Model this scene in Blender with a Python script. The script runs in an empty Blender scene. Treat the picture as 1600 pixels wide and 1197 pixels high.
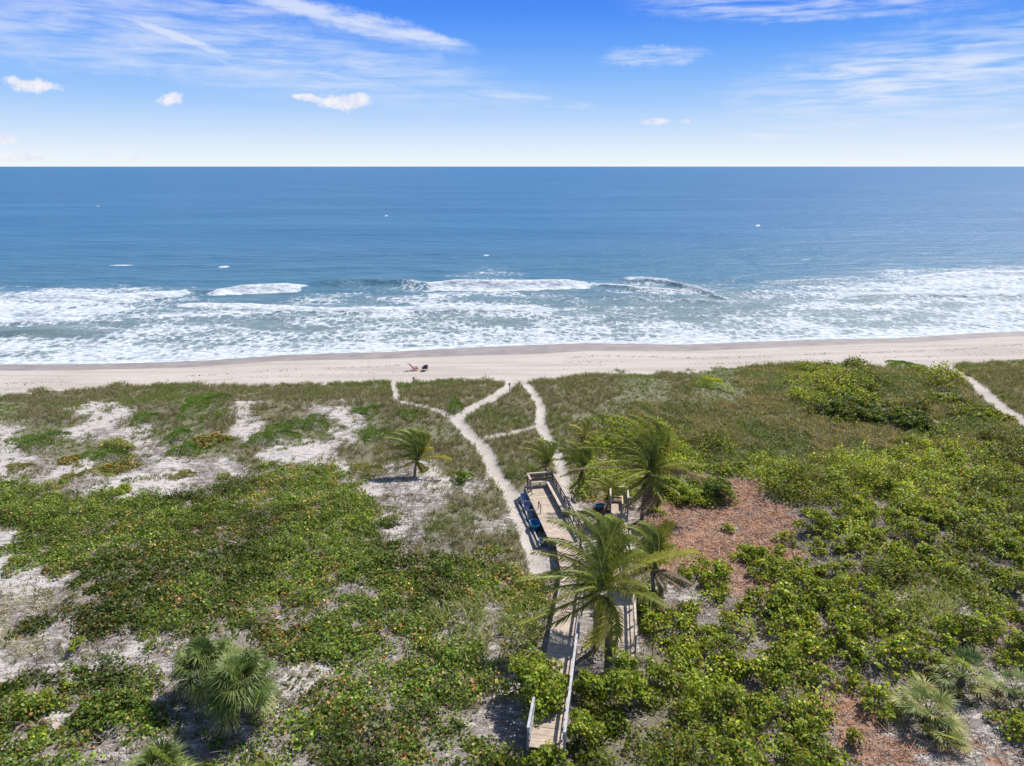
import bpy, bmesh, math, random
import numpy as np
from mathutils import Vector, Matrix

random.seed(7)
RNG = np.random.default_rng(11)
R = math.radians
scene = bpy.context.scene
COL = scene.collection

# ------------------------------------------------------------------ camera
CAMZ, F, PITCH = 28.0, 1090.0, R(17.25)
CP, SP = math.cos(PITCH), math.sin(PITCH)
cam_d = bpy.data.cameras.new("camera")
cam = bpy.data.objects.new("camera", cam_d)
COL.objects.link(cam)
cam.location = (0, 0, CAMZ)
cam.rotation_euler = (R(90) - PITCH, 0, 0)
cam_d.sensor_width = 36
cam_d.lens = 36 * F / 1600
cam_d.clip_start = 0.1
cam_d.clip_end = 200000
scene.camera = cam

def project(x, y, z):
    """world -> photo pixel (1600 wide); used to look the land cover up"""
    dz = z - CAMZ
    fw = y * CP - dz * SP
    up = y * SP + dz * CP
    fw = np.maximum(fw, 1e-3)
    return 800 + F * x / fw, 598.5 - F * up / fw

def ray(u, v):
    a, b = (u - 800) / F, -(v - 598.5) / F
    return a, CP + b * SP, -SP + b * CP

def at_z(u, v, z):
    dx, dy, dz = ray(u, v)
    t = (z - CAMZ) / dz
    return dx * t, dy * t

# ------------------------------------------------------------------ noise
def _hash(ix, iy, seed):
    h = (ix.astype(np.int64) * 374761393 + iy.astype(np.int64) * 668265263 + seed * 1442695041) & 0xFFFFFFFF
    h = ((h ^ (h >> 13)) * 1274126177) & 0xFFFFFFFF
    h = ((h ^ (h >> 16)) * 2246822519) & 0xFFFFFFFF
    return ((h ^ (h >> 15)) & 0xFFFFFF) / float(0xFFFFFF)

def vnoise(x, y, seed=0):
    x = np.asarray(x, float); y = np.asarray(y, float)
    ix, iy = np.floor(x), np.floor(y)
    fx, fy = x - ix, y - iy
    fx = fx * fx * (3 - 2 * fx); fy = fy * fy * (3 - 2 * fy)
    a = _hash(ix, iy, seed); b = _hash(ix + 1, iy, seed)
    c = _hash(ix, iy + 1, seed); d = _hash(ix + 1, iy + 1, seed)
    return (a * (1 - fx) + b * fx) * (1 - fy) + (c * (1 - fx) + d * fx) * fy

def fbm(x, y, seed=0, oct=4):
    s, a, t = 0, 1.0, 0
    for k in range(oct):
        s = s + a * vnoise(x * 2 ** k + 17.3 * k, y * 2 ** k - 9.1 * k, seed + k)
        t += a; a *= 0.5
    return s / t

def sstep(a, b, x):
    t = np.clip((x - a) / (b - a), 0, 1)
    return t * t * (3 - 2 * t)

# ------------------------------------------------------------------ terrain
SHORE_PX = [(-300, 574), (0, 569), (160, 568), (330, 562), (450, 553), (600, 549), (750, 542), (917, 535), (1060, 537.5),
            (1260, 530), (1400, 527), (1600, 517), (1900, 503)]
_sp = [at_z(u, v, 0.05) for u, v in SHORE_PX]
_sx = np.array([p[0] for p in _sp]); _sy = np.array([p[1] for p in _sp])

def shore(x):
    return np.interp(x, _sx, _sy)

def h(x, y):
    x = np.asarray(x, float); y = np.asarray(y, float)
    d = shore(x) + 1.0 * (fbm(x * .06, x * 0 + 3, 5, 3) - .5) - y
    base = np.interp(d, [-400, -12, -3, 0, 3, 9, 22, 26, 30, 34, 40, 60, 400],
                     [-6, -1.0, -.22, 0.0, .3, .95, 1.9, 2.25, 2.95, 3.35, 3.15, 3.0, 3.0])
    veg = sstep(26, 34, d)
    und = (fbm(x * .07, y * .07, 21, 3) - .5) * 1.1 + (fbm(x * .35, y * .35, 31, 3) - .5) * .35
    bch = (fbm(x * .05, y * .16, 41, 3) - .5) * .22 * sstep(1, 7, d)
    far = sstep(90, 300, np.abs(x)) * 2
    return base + und * veg + bch * (1 - veg) + far * 0

def at(u, v, up=0.0):
    z = 3.0
    for _ in range(14):
        x, y = at_z(u, v, z + up)
        z = float(h(x, y))
    return x, y, z

# land cover, one letter per 40 x 30 cell of the photograph's ground below its row 600
ROWS = [
 "bggggggggg"+"gggggggggg"+"ggggmmgmmu"+"uTTTuuTugg",
 "mggssggmgs"+"ggtsmggggg"+"ggggguuuuu"+"uuTTTTuTug",
 "smmstsgmgs"+"mmmsmgmmgg"+"ggggTTuuuu"+"uuuuuuuuuu",
 "stmmRstmmg"+"sssggggggg"+"gggTTTTTuu"+"uuuuuTTTTT",
 "stssRtstst"+"GGGsmtsggg"+"gggTTTTTTT"+"TuTTTTTTTT",
 "GGGtssstGG"+"GGGGstsstg"+"ggTTToTToo"+"TTTTTTTTTT",
 "GGGGGGGGGG"+"GGGGGttggg"+"ggtotooooo"+"oSSSSTTTTT",
 "sGGGGGGGGG"+"GGGGGstggt"+"gttttooooo"+"oSSSSSSSST",
 "sGGGGGGGGG"+"GGGGGtgtgg"+"gttttooooS"+"oSSSSSSTTS",
 "ssRGGRGGGG"+"GGRGGGGGRg"+"gttttooooS"+"SSSSSTTTTS",
 "ssGGGGGGGG"+"GGGtGGGGGR"+"RRtttttSoo"+"SSSSTTTTTS",
 "ytGGGGGGGG"+"GttGGGGGyy"+"yGttttttSS"+"SSSSTyyyTt",
 "yytGGGGGGG"+"GGGGGtGyyy"+"yyttttSStS"+"SSSTTTyyoS",
 "yytttsGttt"+"GGGGGtGGyy"+"GtttttSSSS"+"tSSSSSSSSS",
 "sstssttttt"+"GsGtGGGGGt"+"tTttTTTTSS"+"tSSSSSSStS",
 "sGGsGGtttt"+"tsGGtGGGGt"+"ttttTTTTTS"+"SSSSSStttt",
 "GGtGGGtttt"+"tGGGGtGGGt"+"tttTTTTTTS"+"STooStttot",
 "GsGGGGtttt"+"GGGGGGtGtt"+"tttTTTTTTS"+"STooottttt",
 "sGGtttttGt"+"tGGGtGGtGt"+"ttTTTTTTSS"+"TSooottttS",
 "GmGtttttGt"+"ttGGGGGtGt"+"TTTTTTTTSS"+"STtooootot",
]
CODE = {c: i for i, c in enumerate("bstgmGRoTSuy")}
GRID = np.array([[CODE[c] for c in r] for r in ROWS])

# the upper edge of the dune plants in the photograph
EDGE = [(-300, 640), (0, 622), (60, 611), (200, 603), (400, 601), (600, 598), (625, 602), (650, 596), (760, 592), (800, 602), (820, 600),
        (850, 592), (950, 583), (1060, 583), (1160, 573), (1240, 566), (1330, 571), (1420, 577), (1480, 583),
        (1500, 572), (1560, 563), (1620, 560), (1900, 550)]
_ex = np.array([e[0] for e in EDGE], float); _ey = np.array([e[1] for e in EDGE], float)

PATHS = [  # trodden sand paths (pixel polyline, width in metres)
 ([(800, 588), (797, 604), (770, 622), (738, 637), (713, 656), (733, 678), (757, 702), (773, 738), (796, 768), (808, 790), (824, 835), (846, 892)], 1.25),
 ([(812, 596), (832, 612), (845, 636), (844, 664), (857, 692), (872, 716), (882, 748), (891, 780), (893, 802)], 1.0),
 ([(760, 684), (800, 677), (842, 664)], .55),
 ([(713, 656), (690, 643), (664, 635), (636, 629), (620, 626), (616, 604), (614, 594)], .6),
 ([(1470, 566), (1487, 580), (1512, 592), (1532, 607), (1560, 633), (1602, 662), (1700, 720)], 1.5),
]
PATHW = [(np.array([at(u, v)[:2] for u, v in p]), w) for p, w in PATHS]

def seg_dist(x, y, pts):
    d = np.full(np.shape(x), 1e9)
    for (x0, y0), (x1, y1) in zip(pts[:-1], pts[1:]):
        dx, dy = x1 - x0, y1 - y0
        t = np.clip(((x - x0) * dx + (y - y0) * dy) / (dx * dx + dy * dy), 0, 1)
        d = np.minimum(d, np.hypot(x - x0 - t * dx, y - y0 - t * dy))
    return d

def path_mask(x, y):
    m = np.full(np.shape(x), -9.0)
    wob = (fbm(x * 1.3, y * 1.3, 77, 3) - .5) * .7
    for pts, w in PATHW:
        m = np.maximum(m, w / 2 - seg_dist(x, y, pts) + wob * .55)
    return m            # > 0 inside

def cover(x, y, warp=1.0):
    """class index for world points"""
    wx = x + warp * ((fbm(x * .22, y * .3, 51, 5) - .5) * 4.2 + (fbm(x * 1.1, y * 1.6, 52, 4) - .5) * 3.8)
    wy = y + warp * ((fbm(x * .22, y * .3, 61, 5) - .5) * 5.0 + (fbm(x * .9, y * 1.8, 62, 4) - .5) * 3.8)
    u, v = project(wx, wy, h(x, y))
    c = np.clip(np.floor(u / 40), 0, 39).astype(int)
    r = np.clip(np.floor((v - 600) / 30), 0, 19).astype(int)
    g = GRID[r, c]
    u2, v2 = project(x, y, h(x, y))
    edge = np.interp(u2, _ex, _ey) + (fbm(x * .5, y * .5, 71, 4) - .5) * 16
    g = np.where(v2 < edge, CODE['b'], np.where((g == CODE['b']) , CODE['g'], g))
    return g

def is_c(g, s):
    m = np.zeros(g.shape, bool)
    for c in s: m |= g == CODE[c]
    return m

# ------------------------------------------------------------------ object helpers
def tag(o, label=None, cat=None, group=None, kind=None):
    if label: o["label"] = label
    if cat: o["category"] = cat
    if group: o["group"] = group
    if kind: o["kind"] = kind
    return o

def empty(name, loc, rz=0, label=None, cat=None, group=None):
    o = bpy.data.objects.new(name, None)
    COL.objects.link(o)
    o.location = loc; o.rotation_euler = (0, 0, rz); o.empty_display_size = .3
    return tag(o, label, cat, group)

def link_mesh(name, me, mat, parent=None):
    o = bpy.data.objects.new(name, me)
    COL.objects.link(o)
    if mat and not me.materials: me.materials.append(mat)
    if parent: o.parent = parent
    return o

def np_mesh(name, verts, faces_k, col=None, smooth=False):
    """verts (N,3); faces_k (M,k) indices; col (M,3) colour per face"""
    me = bpy.data.meshes.new(name)
    n, (m, k) = len(verts), faces_k.shape
    me.vertices.add(n); me.loops.add(m * k); me.polygons.add(m)
    me.vertices.foreach_set("co", np.ascontiguousarray(verts, np.float32).ravel())
    me.loops.foreach_set("vertex_index", np.ascontiguousarray(faces_k, np.int32).ravel())
    me.polygons.foreach_set("loop_start", np.arange(0, m * k, k, dtype=np.int32))
    if smooth: me.polygons.foreach_set("use_smooth", np.ones(m, bool))
    if col is not None:
        a = me.attributes.new("tint", 'FLOAT_COLOR', 'FACE')
        c4 = np.ones((m, 4), np.float32); c4[:, :3] = np.clip(col, 0, 1)
        a.data.foreach_set("color", c4.ravel())
    me.update(calc_edges=True)
    return me

class QB:
    """collects quads (with a colour each) and builds one mesh"""
    def __init__(s): s.v = []; s.f = []; s.c = []; s.n = 0
    def quads(s, V, C):          # V (M,4,3)
        M = len(V)
        if not M: return
        s.v.append(V.reshape(-1, 3)); s.f.append(np.arange(M * 4).reshape(M, 4) + s.n); s.n += M * 4
        s.c.append(np.broadcast_to(np.asarray(C, float), (M, 3)))
    def tube(s, pts, rad, col, sides=5, caps=True):
        pts = [Vector(p) for p in pts]
        if not hasattr(rad, '__len__'): rad = [rad] * len(pts)
        rings = []
        for i, p in enumerate(pts):
            t = (pts[min(i + 1, len(pts) - 1)] - pts[max(i - 1, 0)])
            if t.length < 1e-9: t = Vector((0, 0, 1))
            t.normalize()
            a = t.cross(Vector((0, 0, 1)) if abs(t.z) < .9 else Vector((1, 0, 0))).normalized()
            b = t.cross(a)
            rings.append([p + (a * math.cos(2 * math.pi * k / sides) + b * math.sin(2 * math.pi * k / sides)) * rad[i] for k in range(sides)])
        V = []
        for i in range(len(pts) - 1):
            for k in range(sides):
                k2 = (k + 1) % sides
                V.append([rings[i][k], rings[i][k2], rings[i + 1][k2], rings[i + 1][k]])
        if caps:
            c = pts[-1]
            for k in range(sides):
                V.append([rings[-1][k], rings[-1][(k + 1) % sides], c + (rings[-1][(k + 1) % sides] - c) * .01, c + (rings[-1][k] - c) * .01])
        s.quads(np.array([[tuple(q) for q in f] for f in V], float), col)
    def box(s, c, size, col=(1, 1, 1), ax=None, rz=0.0):
        """box centred at c; ax = 3 unit axes, or rotated rz about z"""
        if ax is None:
            ax = [Vector((math.cos(rz), math.sin(rz), 0)), Vector((-math.sin(rz), math.cos(rz), 0)), Vector((0, 0, 1))]
        c = Vector(c); X, Y, Z = [a * (d / 2) for a, d in zip(ax, size)]
        P = lambda i, j, k: tuple(c + X * i + Y * j + Z * k)
        fs = [[P(-1,-1,-1),P(-1,1,-1),P(1,1,-1),P(1,-1,-1)], [P(-1,-1,1),P(1,-1,1),P(1,1,1),P(-1,1,1)],
              [P(-1,-1,-1),P(1,-1,-1),P(1,-1,1),P(-1,-1,1)], [P(1,1,-1),P(-1,1,-1),P(-1,1,1),P(1,1,1)],
              [P(1,-1,-1),P(1,1,-1),P(1,1,1),P(1,-1,1)], [P(-1,1,-1),P(-1,-1,-1),P(-1,-1,1),P(-1,1,1)]]
        s.quads(np.array(fs, float), col)
    def beam(s, a, b, w, t, col=(1, 1, 1)):
        """rectangular bar from a to b, w wide (horizontal), t thick"""
        a, b = Vector(a), Vector(b); X = (b - a); L = X.length; X.normalize()
        Y = Vector((0, 0, 1)).cross(X)
        Y = Y.normalized() if Y.length > 1e-6 else Vector((0, 1, 0))
        s.box((a + b) / 2, (L, w, t), col, ax=[X, Y, X.cross(Y)])
    def build(s, name, mat, parent=None, smooth=False):
        me = np_mesh(name, np.concatenate(s.v), np.concatenate(s.f), np.concatenate(s.c), smooth)
        return link_mesh(name, me, mat, parent)
    def mesh(s, name, mat):
        me = np_mesh(name, np.concatenate(s.v), np.concatenate(s.f), np.concatenate(s.c))
        me.materials.append(mat); return me

# ------------------------------------------------------------------ materials
def new_mat(name):
    m = bpy.data.materials.new(name); m.use_nodes = True
    nt = m.node_tree; nt.nodes.clear()
    out = nt.nodes.new("ShaderNodeOutputMaterial")
    return m, nt, out

class NT:
    """terse node building"""
    def __init__(s, nt): s.nt = nt
    def n(s, t, **kw):
        nd = s.nt.nodes.new(t)
        for k, v in kw.items():
            if k.startswith("i_"):
                key = k[2:]
                key = int(key) if key.isdigit() else key.replace("_", " ")
                s.put(nd.inputs[key], v)
            else: setattr(nd, k, v)
        return nd
    def put(s, sock, v):
        if isinstance(v, bpy.types.NodeSocket): s.nt.links.new(v, sock)
        else: sock.default_value = v
    def math(s, op, a, b=None, c=None, clamp=False):
        nd = s.nt.nodes.new("ShaderNodeMath"); nd.operation = op; nd.use_clamp = clamp
        s.put(nd.inputs[0], a)
        if b is not None: s.put(nd.inputs[1], b)
        if c is not None: s.put(nd.inputs[2], c)
        return nd.outputs[0]
    def map(s, v, a, b, c=0., d=1.):
        nd = s.nt.nodes.new("ShaderNodeMapRange"); nd.interpolation_type = 'SMOOTHSTEP'
        for i, q in enumerate((v, a, b, c, d)): s.put(nd.inputs[i], q)
        return nd.outputs[0]
    def mix(s, f, a, b, blend='MIX'):
        nd = s.nt.nodes.new("ShaderNodeMix"); nd.data_type = 'RGBA'; nd.blend_type = blend
        s.put(nd.inputs[0], f)
        for i, q in ((6, a), (7, b)):
            if isinstance(q, tuple) and len(q) == 3: q = (*q, 1)
            s.put(nd.inputs[i], q)
        return nd.outputs[2]
    def noise(s, vec, scale, detail=4, rough=.5, dist=0.):
        nd = s.nt.nodes.new("ShaderNodeTexNoise")
        s.put(nd.inputs['Vector'], vec)
        nd.inputs['Scale'].default_value = scale; nd.inputs['Detail'].default_value = detail
        nd.inputs['Roughness'].default_value = rough; nd.inputs['Distortion'].default_value = dist
        return nd.outputs[0]
    def mapping(s, vec, scale=(1, 1, 1), loc=(0, 0, 0), rot=(0, 0, 0)):
        nd = s.nt.nodes.new("ShaderNodeMapping")
        s.put(nd.inputs[0], vec); nd.inputs[1].default_value = loc; nd.inputs[2].default_value = rot; nd.inputs[3].default_value = scale
        return nd.outputs[0]
    def attr(s, name, out='Fac'):
        nd = s.nt.nodes.new("ShaderNodeAttribute"); nd.attribute_name = name
        return nd.outputs[out]
    def pos(s):
        return s.nt.nodes.new("ShaderNodeNewGeometry").outputs['Position']
    def obj(s):
        return s.nt.nodes.new("ShaderNodeTexCoord").outputs['Object']

def leaf_material(name, rough=.55, trans=.35, spec=.4, tmul=(1.5, 1.5, .7)):
    m, nt, out = new_mat(name); q = NT(nt)
    c = q.attr("tint", 'Color')
    nz = q.noise(q.obj(), 9.0, 2)
    c = q.mix(1.0, c, q.mix(q.map(nz, .3, .7), (.82, .82, .82), (1.12, 1.12, 1.12)), 'MULTIPLY')
    p = q.n("ShaderNodeBsdfPrincipled", i_Base_Color=c, i_Roughness=rough)
    p.inputs['Specular IOR Level'].default_value = spec
    tr = q.n("ShaderNodeBsdfTranslucent", i_Color=q.mix(1.0, c, (*tmul,), 'MULTIPLY'))
    mx = q.n("ShaderNodeMixShader", i_0=trans)
    nt.links.new(p.outputs[0], mx.inputs[1]); nt.links.new(tr.outputs[0], mx.inputs[2])
    nt.links.new(mx.outputs[0], out.inputs[0])
    return m

def wood_material(name, rough=.8, streak=True):
    m, nt, out = new_mat(name); q = NT(nt)
    c = q.attr("tint", 'Color'); P = q.obj()
    n1 = q.noise(P, 3.0, 4); n2 = q.noise(P, 30.0, 3)
    c = q.mix(1.0, c, q.mix(q.map(n1, .3, .72), (.80, .79, .78), (1.12, 1.11, 1.08)), 'MULTIPLY')
    c = q.mix(1.0, c, q.mix(q.map(n2, .25, .75), (.8, .79, .78), (1.1, 1.1, 1.1)), 'MULTIPLY')
    p = q.n("ShaderNodeBsdfPrincipled", i_Base_Color=c, i_Roughness=rough)
    bp = q.n("ShaderNodeBump", i_Height=n2); bp.inputs['Strength'].default_value = .4; bp.inputs['Distance'].default_value = .01
    nt.links.new(bp.outputs[0], p.inputs['Normal']); nt.links.new(p.outputs[0], out.inputs[0])
    return m

M_LEAF = leaf_material("sea_grape_leaf", .5, .42, .28, (1.7, 1.5, .5))
M_GRASS = leaf_material("dune_grass", .75, .3, .12)
M_FROND = leaf_material("palm_frond", .5, .40, .25)
M_LITTER = leaf_material("dry_leaf_litter", .85, .1, .2, (1.1, 1, .9))
M_BARK = wood_material("bark", .9)
M_WOOD = wood_material("weathered_timber", .82)
M_PAINT = wood_material("plastic_and_cloth", .5)

# ground ---------------------------------------------------------------
def ground_material():
    m, nt, out = new_mat("dune_ground"); q = NT(nt)
    P = q.pos()
    lit, org, wet, grn, dry = (q.attr(a) for a in ("w_litter", "w_orange", "w_wet", "w_green", "w_beach"))
    n_big = q.noise(P, .35, 5, .55); n_mid = q.noise(P, 1.7, 5, .6); n_fin = q.noise(P, 9, 4, .65); n_gr = q.noise(P, 42, 3, .6)
    strk = q.noise(q.mapping(P, (.9, 3.2, 1)), 1.1, 6, .68, .8)
    sand = q.mix(q.map(n_fin, .3, .7), (.45, .42, .395), (.57, .54, .51))
    sand = q.mix(q.map(n_gr, .35, .7), q.mix(1, sand, (.83, .81, .8), 'MULTIPLY'), sand)
    # grey litter drifting over the white sand
    litc = q.mix(q.map(n_gr, .3, .7), (.09, .075, .062), (.31, .265, .235))
    litc = q.mix(q.map(n_fin, .35, .65), litc, q.mix(q.map(n_gr, .4, .6), (.17, .145, .125), (.42, .37, .33)))
    f = q.math('ADD', q.math('MULTIPLY', q.map(strk, .30, .70), .62), q.math('MULTIPLY', q.map(n_fin, .25, .75), .38))
    thr = q.math('SUBTRACT', .84, q.math('MULTIPLY', lit, .72))
    litm = q.map(q.math('SUBTRACT', f, thr), -.04, .05)
    c = q.mix(litm, sand, litc)
    # orange fallen leaves
    orc = q.mix(q.map(n_gr, .35, .65), (.25, .095, .040), (.50, .245, .12))
    orc = q.mix(q.map(n_fin, .42, .6), orc, (.37, .28, .225))
    fo = q.map(q.math('ADD', org, q.math('ADD', q.math('MULTIPLY', q.math('SUBTRACT', n_mid, .55), 1.5), q.math('MULTIPLY', q.math('SUBTRACT', n_fin, .5), 1.3))), .35, .65)
    c = q.mix(fo, c, orc)
    # low green and olive growth between the tufts
    grc = q.mix(q.map(n_gr, .3, .7), (.12, .12, .055), (.28, .26, .165))
    grc = q.mix(q.map(n_mid, .4, .65), grc, (.21, .185, .145))
    fg = q.map(q.math('ADD', grn, q.math('MULTIPLY', q.math('SUBTRACT', n_fin, .5), 1.3)), .4, .62)
    c = q.mix(fg, c, grc)
    # beach sand with tide lines and footprints
    bs = q.mix(q.map(q.noise(q.mapping(P, (.12, .9, 1)), .5, 5), .35, .65), (.385, .335, .29), (.46, .415, .37))
    foot = q.n("ShaderNodeTexVoronoi", feature='F1', i_Scale=2.6); nt.links.new(q.mapping(P, (1, .55, 1)), foot.inputs['Vector'])
    pits = q.math('MULTIPLY', q.map(foot.outputs[0], .12, .3, 1, 0), q.map(n_mid, .45, .6))
    bs = q.mix(q.math('MULTIPLY', pits, .5), bs, (.30, .25, .21))
    c = q.mix(dry, c, bs)
    wetc = q.mix(q.map(n_big, .3, .7), (.215, .185, .165), (.285, .25, .22))
    wf = q.map(q.math('ADD', wet, q.math('MULTIPLY', q.math('SUBTRACT', n_big, .5), .25)), .42, .58)
    c = q.mix(wf, c, wetc)
    p = q.n("ShaderNodeBsdfPrincipled", i_Base_Color=c)
    nt.links.new(q.map(wf, 0, 1, .95, .55), p.inputs['Roughness'])
    p.inputs['Specular IOR Level'].default_value = .3
    ht = q.math('ADD', q.math('MULTIPLY', n_fin, .6), q.math('ADD', q.math('MULTIPLY', n_mid, .8), q.math('MULTIPLY', pits, -.5)))
    ht = q.math('ADD', ht, q.math('MULTIPLY', litm, q.math('MULTIPLY', n_gr, .7)))
    bp = q.n("ShaderNodeBump", i_Height=ht)
    nt.links.new(q.map(wf, 0, 1, .6, .06), bp.inputs['Strength']); bp.inputs['Distance'].default_value = .2
    nt.links.new(bp.outputs[0], p.inputs['Normal']); nt.links.new(p.outputs[0], out.inputs[0])
    return m

def tails(lo, hi, step, far_lo, far_hi, n=22):
    core = np.arange(lo, hi + step, step)
    a = lo - np.geomspace(step * 2, lo - far_lo, n)[::-1] if far_lo < lo else np.array([])
    b = hi + step + np.geomspace(step * 2, far_hi - hi, n) if far_hi > hi else np.array([])
    return np.concatenate([a, core, b])

gx = tails(-78, 78, .26, -3000, 3000)
gy = tails(19, 128, .26, -900, 170, 18)
GX, GY = np.meshgrid(gx, gy)
GZ = h(GX, GY)
pm = path_mask(GX, GY)
GZ = GZ - .1 * sstep(-.1, .35, pm) * sstep(24, 30, shore(GX) - GY)     # paths are trodden in a little
g = cover(GX, GY)
def near_blur(m, k=1):
    m = m.astype(float)
    for _ in range(k):
        m[1:-1, 1:-1] = (m[1:-1, 1:-1] * 2 + m[:-2, 1:-1] + m[2:, 1:-1] + m[1:-1, :-2] + m[1:-1, 2:]) / 6
    return m
dsh = shore(GX) - GY
onp = sstep(-.12, .12, pm)
W = {}
lit = .22 * is_c(g, 's') + .56 * is_c(g, 't') + .95 * is_c(g, 'GRTS') + .7 * is_c(g, 'u') + .6 * is_c(g, 'gmy') + .6 * is_c(g, 'o')
W['w_litter'] = near_blur(lit, 3) * (1 - onp)
W['w_orange'] = near_blur(.85 * is_c(g, 'o') + .3 * is_c(g, 'RS') + .12 * is_c(g, 'G') + .14 * is_c(g, 'T'), 3) * (1 - onp)
W['w_green'] = near_blur(.85 * is_c(g, 'gu') + .8 * is_c(g, 'mT') + .35 * is_c(g, 'G') + .12 * is_c(g, 't') + .3 * is_c(g, 'y'), 3) * (1 - onp)
W['w_beach'] = np.maximum(near_blur(is_c(g, 'b'), 2), onp * .75)
wetw = np.interp(GX, [-80, -50, -20, 5, 25, 60, 80], [5.4, 5.8, 7.4, 9.6, 7.8, 6.2, 5.4])
W['w_wet'] = 1 - sstep(-.9, .9, dsh - wetw)
ny, nx = GX.shape
idx = np.arange(nx * ny).reshape(ny, nx)
faces = np.stack([idx[:-1, :-1], idx[:-1, 1:], idx[1:, 1:], idx[1:, :-1]], -1).reshape(-1, 4)
fc = lambda A: ((A[:-1, :-1] + A[1:, 1:]) / 2).reshape(-1)
f_path = (fc(pm) > 0) & (fc(dsh) > 27)
f_beach = (fc(is_c(g, 'b').astype(float)) > .5) & ~f_path & (fc(GY) > 60)
M_GROUND = ground_material()
def sub_grid(name, mask, label, cat):
    F_ = faces[mask]
    used, inv = np.unique(F_, return_inverse=True)
    V = np.stack([GX.ravel()[used], GY.ravel()[used], GZ.ravel()[used]], 1)
    me = np_mesh(name, V, inv.reshape(-1, 4), None, True)
    for k, w in W.items():
        a = me.attributes.new(k, 'FLOAT', 'POINT')
        a.data.foreach_set("value", w.ravel()[used].astype(np.float32))
    return tag(link_mesh(name, me, M_GROUND), label, cat, None, 'structure')
sub_grid("ground", ~f_path & ~f_beach, "sandy dune ground with grey litter and orange fallen leaves under the plants", "ground")
sub_grid("beach", f_beach, "pale tan beach running along the water, wet and grey at its edge", "beach")
sub_grid("path", f_path, "narrow trodden white sand paths forking through the dune grass", "path")

# ------------------------------------------------------------------ sea
FO = ["00000000030000001467",
      "00000000140141025689",
      "46630022442235246778",
      "78731243663112345566",
      "87555446665432245456",
      "64454345444543455456",
      "00455445555666777889",
      "55666666777888889999",
      "77777778888888889999",
      "88888888999999999999"]
FOG = np.array([[int(c) for c in r] for r in FO]) / 9.0
BREAK = [  # breaker crests: pixel line, height (m), foam thickness (m across), foam strength
 ([(338, 455), (400, 452), (473, 449)], .95, 7.0, 1.0), ([(676, 446), (800, 446), (918, 444)], 1.05, 8.0, 1.0),
 ([(280, 477), (420, 482), (505, 485)], .5, 3.2, .9), ([(500, 486), (700, 485), (860, 484)], .5, 3.2, .9),
 ([(40, 464), (150, 467), (290, 460)], .6, 5.0, .85), ([(-200, 505), (0, 503), (125, 500)], .45, 2.8, 1.0),
 ([(1320, 461), (1450, 462), (1650, 460), (1800, 458)], .4, 2.2, .8), ([(1440, 437), (1520, 430), (1650, 428), (1800, 426)], .8, 9.0, .8),
 ([(480, 444), (570, 441), (672, 445)], 1.15, 0, 0), ([(282, 457), (335, 457)], .6, 0, 0), ([(920, 443), (1000, 452), (1060, 455)], .5, 1.4, .8),
 ([(975, 436), (1040, 440), (1135, 466)], .7, 2.5, .6), ([(1140, 458), (1215, 460)], .5, 0, 0), ([(0, 520), (60, 518), (120, 514)], .35, 0, 0),
 ([(960, 468), (1060, 466), (1130, 474)], .4, 0, 0), ([(1180, 441), (1260, 440), (1330, 436)], .3, 1.5, .5),
]
srow = np.concatenate([np.arange(86, 235, .42), np.geomspace(235.5, 120000, 170)])
scol = np.linspace(-1, 1, 620)
SY = np.repeat(srow[:, None], len(scol), 1)
SX = scol[None, :] * (30 + .95 * np.maximum(SY, 60)) * np.where(SY > 3000, 1.3, 1)
su, sv = project(SX, SY, 0 * SX)
wob = (fbm(SX * .05, SY * .08, 91, 4) - .5)
uu = su + wob * 60; vv = sv + (fbm(SX * .08, SY * .1, 92, 4) - .5) * 16
ci = np.clip(uu / 80 - .5, 0, 18.999); ri = np.clip((vv - 420) / 15 - .5, -1, 8.999)
c0 = np.floor(ci).astype(int); r0 = np.floor(ri).astype(int)
def fg(r, c):
    return np.where(r < 0, 0, FOG[np.clip(r, 0, 9), np.clip(c, 0, 19)])
fr, fcx = ri - r0, ci - c0
foam = (fg(r0, c0) * (1 - fcx) + fg(r0, c0 + 1) * fcx) * (1 - fr) + (fg(r0 + 1, c0) * (1 - fcx) + fg(r0 + 1, c0 + 1) * fcx) * fr
foam = np.where(vv < 412, 0, foam)
foam *= .55 + .9 * fbm(SX * .12, SY * .2, 93, 4)
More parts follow.
